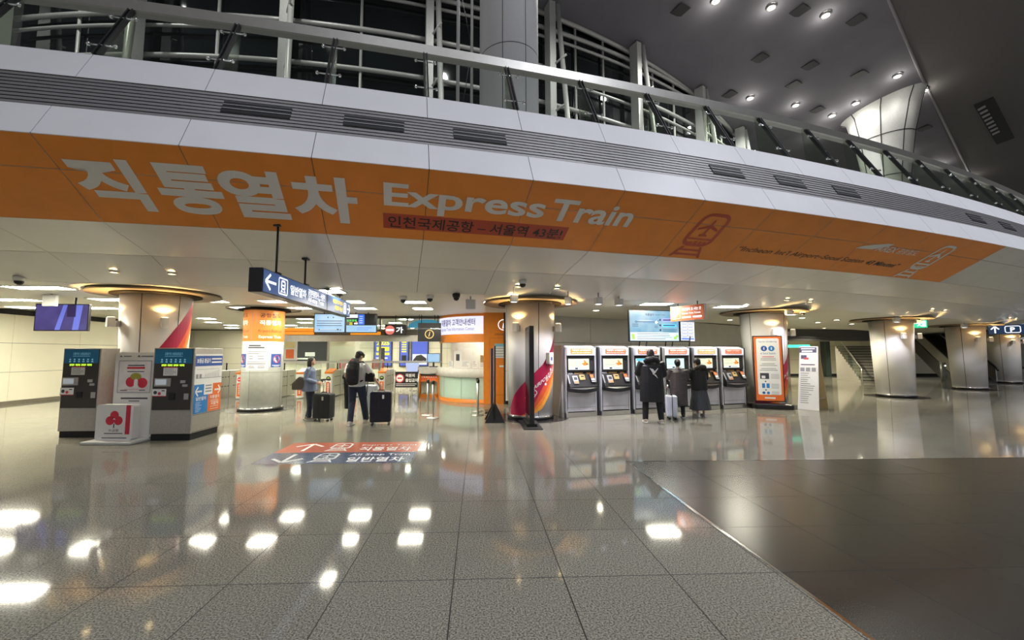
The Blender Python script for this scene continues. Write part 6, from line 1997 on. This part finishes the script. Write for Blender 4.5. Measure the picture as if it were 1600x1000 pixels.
# flared column meeting the roof on the right
fx, fy = 44.6, 41.9
zt = roof_z(fx, fy)
t = thing('flared_column', 'pale flared column head meeting the high roof at the right', 'column', (fx, fy, 6.17))
n = 40
prof = [(1.5, 0.0, 0), (1.55, 8.0, 0), (1.9, 14.5, .0), (2.5, 19.0, 0), (3.2, 22.0, 0)]
m = MB(); base = 0
rings = prof + [(3.7, None, 0)]
for (r, z, _) in rings:
    for k in range(n):
        a = 2 * pi * k / n
        q_ = 1.0 - .55 * max(0.0, (r - 1.5) / 2.2)
        lx_, ly_ = r * cos(a) * q_, r * sin(a)
        x, y = lx_ * cos(.45) - ly_ * sin(.45), lx_ * sin(.45) + ly_ * cos(.45)
        m.v.append((x, y, z if z is not None else roof_z(fx + x, fy + y) - 6.17))
for i in range(len(rings) - 1):
    for k in range(n):
        m.face((i * n + k, i * n + (k + 1) % n, (i + 1) * n + (k + 1) % n, (i + 1) * n + k), 0, True)
m0 = m
m.build('shaft', M('flared_column_cladding', (.62, .62, .60), .4), t)
m = MB()
V = m0.v
for k in (1, 6, 11, 16, 21, 26, 31, 36):
    m.tube([V[i * n + k] for i in range(len(rings))], .05, 5)
for i in (2, 3):
    m.tube([V[i * n + k] for k in range(n)] + [V[i * n]], .05, 5)
m.build('panel_joint', dark_gap, t)

# roof downlights, dark hatches, long grille (placed on the roof plane)
def on_roof(px, py):                       # author's layout points, metres on the roof plane
    return (px, py, roof_z(px, py))
roofl = [(19.41, 30.89), (29.1, 41.06), (24.38, 31.25), (34.79, 41.89), (41.19, 46.59), (29.51, 31.74), (40.2, 43.3), (41.2, 41.4), (42.1, 37.7), (55.9, 50.52), (46.8, 39.4), (62.93, 51.99), (70.54, 54.82)]
rl = M('roof_lamp_glow', (1, 1, .95), .5, emit=70, ecol=(1.0, .97, .88))
for i, (x, y) in enumerate(roofl):
    z = roof_z(x, y) - .12
    t = thing('roof_downlight', 'bright downlight in the high roof, %s counted from the left' % ORD[i], 'lamp', (x, y, z), 0, 'bright downlights in the high roof')
    MB().lathe([(.26, -.05), (.36, -.05), (.36, .12), (.26, .12)], n=20, caps=False).build('rim', steel_dull, t)
    MB().lathe([(.26, -.02), (.24, .06)], n=20).build('bulb', rl, t)
    lamp('roof_glow', 'POINT', (x, y, z - .7), 60, (1.0, .96, .86), .12)
    lamp('roof_beam', 'SPOT', (x, y, z - .3), 300 if hypot(x - 43.5, y - 41) < 8 else 3600, (.98, .97, .93), .3, 150, .6)
for i, (x, y) in enumerate([(16.9, 31.8), (26.63, 40.7), (26.84, 36.17), (32.49, 39.21), (27.05, 31.49), (32.34, 36.85), (37.82, 42.55), (32.61, 32.15), (38.16, 37.72), (53.12, 45.06)]):
    t = thing('roof_hatch', 'dark square hatch in the high roof, %s counted from the left' % ORD[i], 'hatch', (x, y, roof_z(x, y) - .05), 0, 'dark hatches in the high roof')
    MB().box((0, 0, 0), (1.0, 1.0, .06), .4).build('lid', M('hatch_dark', (.012, .012, .013), .6), t)
    MB().box((0, 0, -.02), (1.12, 1.12, .04), .4).build('frame', M('hatch_frame', (.03, .03, .032), .6), t)
gx_, gy_ = 60.4, 43.8
t = thing('roof_grille', 'long black slotted grille in the roof at the upper right', 'vent', (gx_, gy_, roof_z(gx_, gy_) - .01), radians(30))
def gq(a, b, e):                           # grille axes: a along it, b across, e below the roof
    c_, s_ = cos(radians(30)), sin(radians(30))
    return (a, b, -.15 * (a * s_ + b * c_) - e)
MB().prism([gq(-6.2, -.7, 0), gq(6.2, -.7, 0), gq(6.2, .7, 0), gq(-6.2, .7, 0)], (0, 0, -.12)).build('frame', vent_dark, t)
m = MB()
for i in range(8): m.prism([gq(-5.4 + i * 1.1, 0, .13), gq(-4.9 + i * 1.1, 0, .13), gq(-4.7 + i * 1.1, .6, .13), gq(-5.2 + i * 1.1, .6, .13)], (0, 0, -.04))
m.build('slat', M('grille_slat', (.4, .4, .42), .4, metal=.5), t)
for (x, y) in ((-26, 22), (-12, 19), (2, 18), (12, 22)):    # added spots out of view, brightening the left of the curtain wall
    lamp('roof_beam', 'SPOT', (x, y, roof_z(x, y) - .4), 2600, (.96, .97, .93), .3, 150, .6)
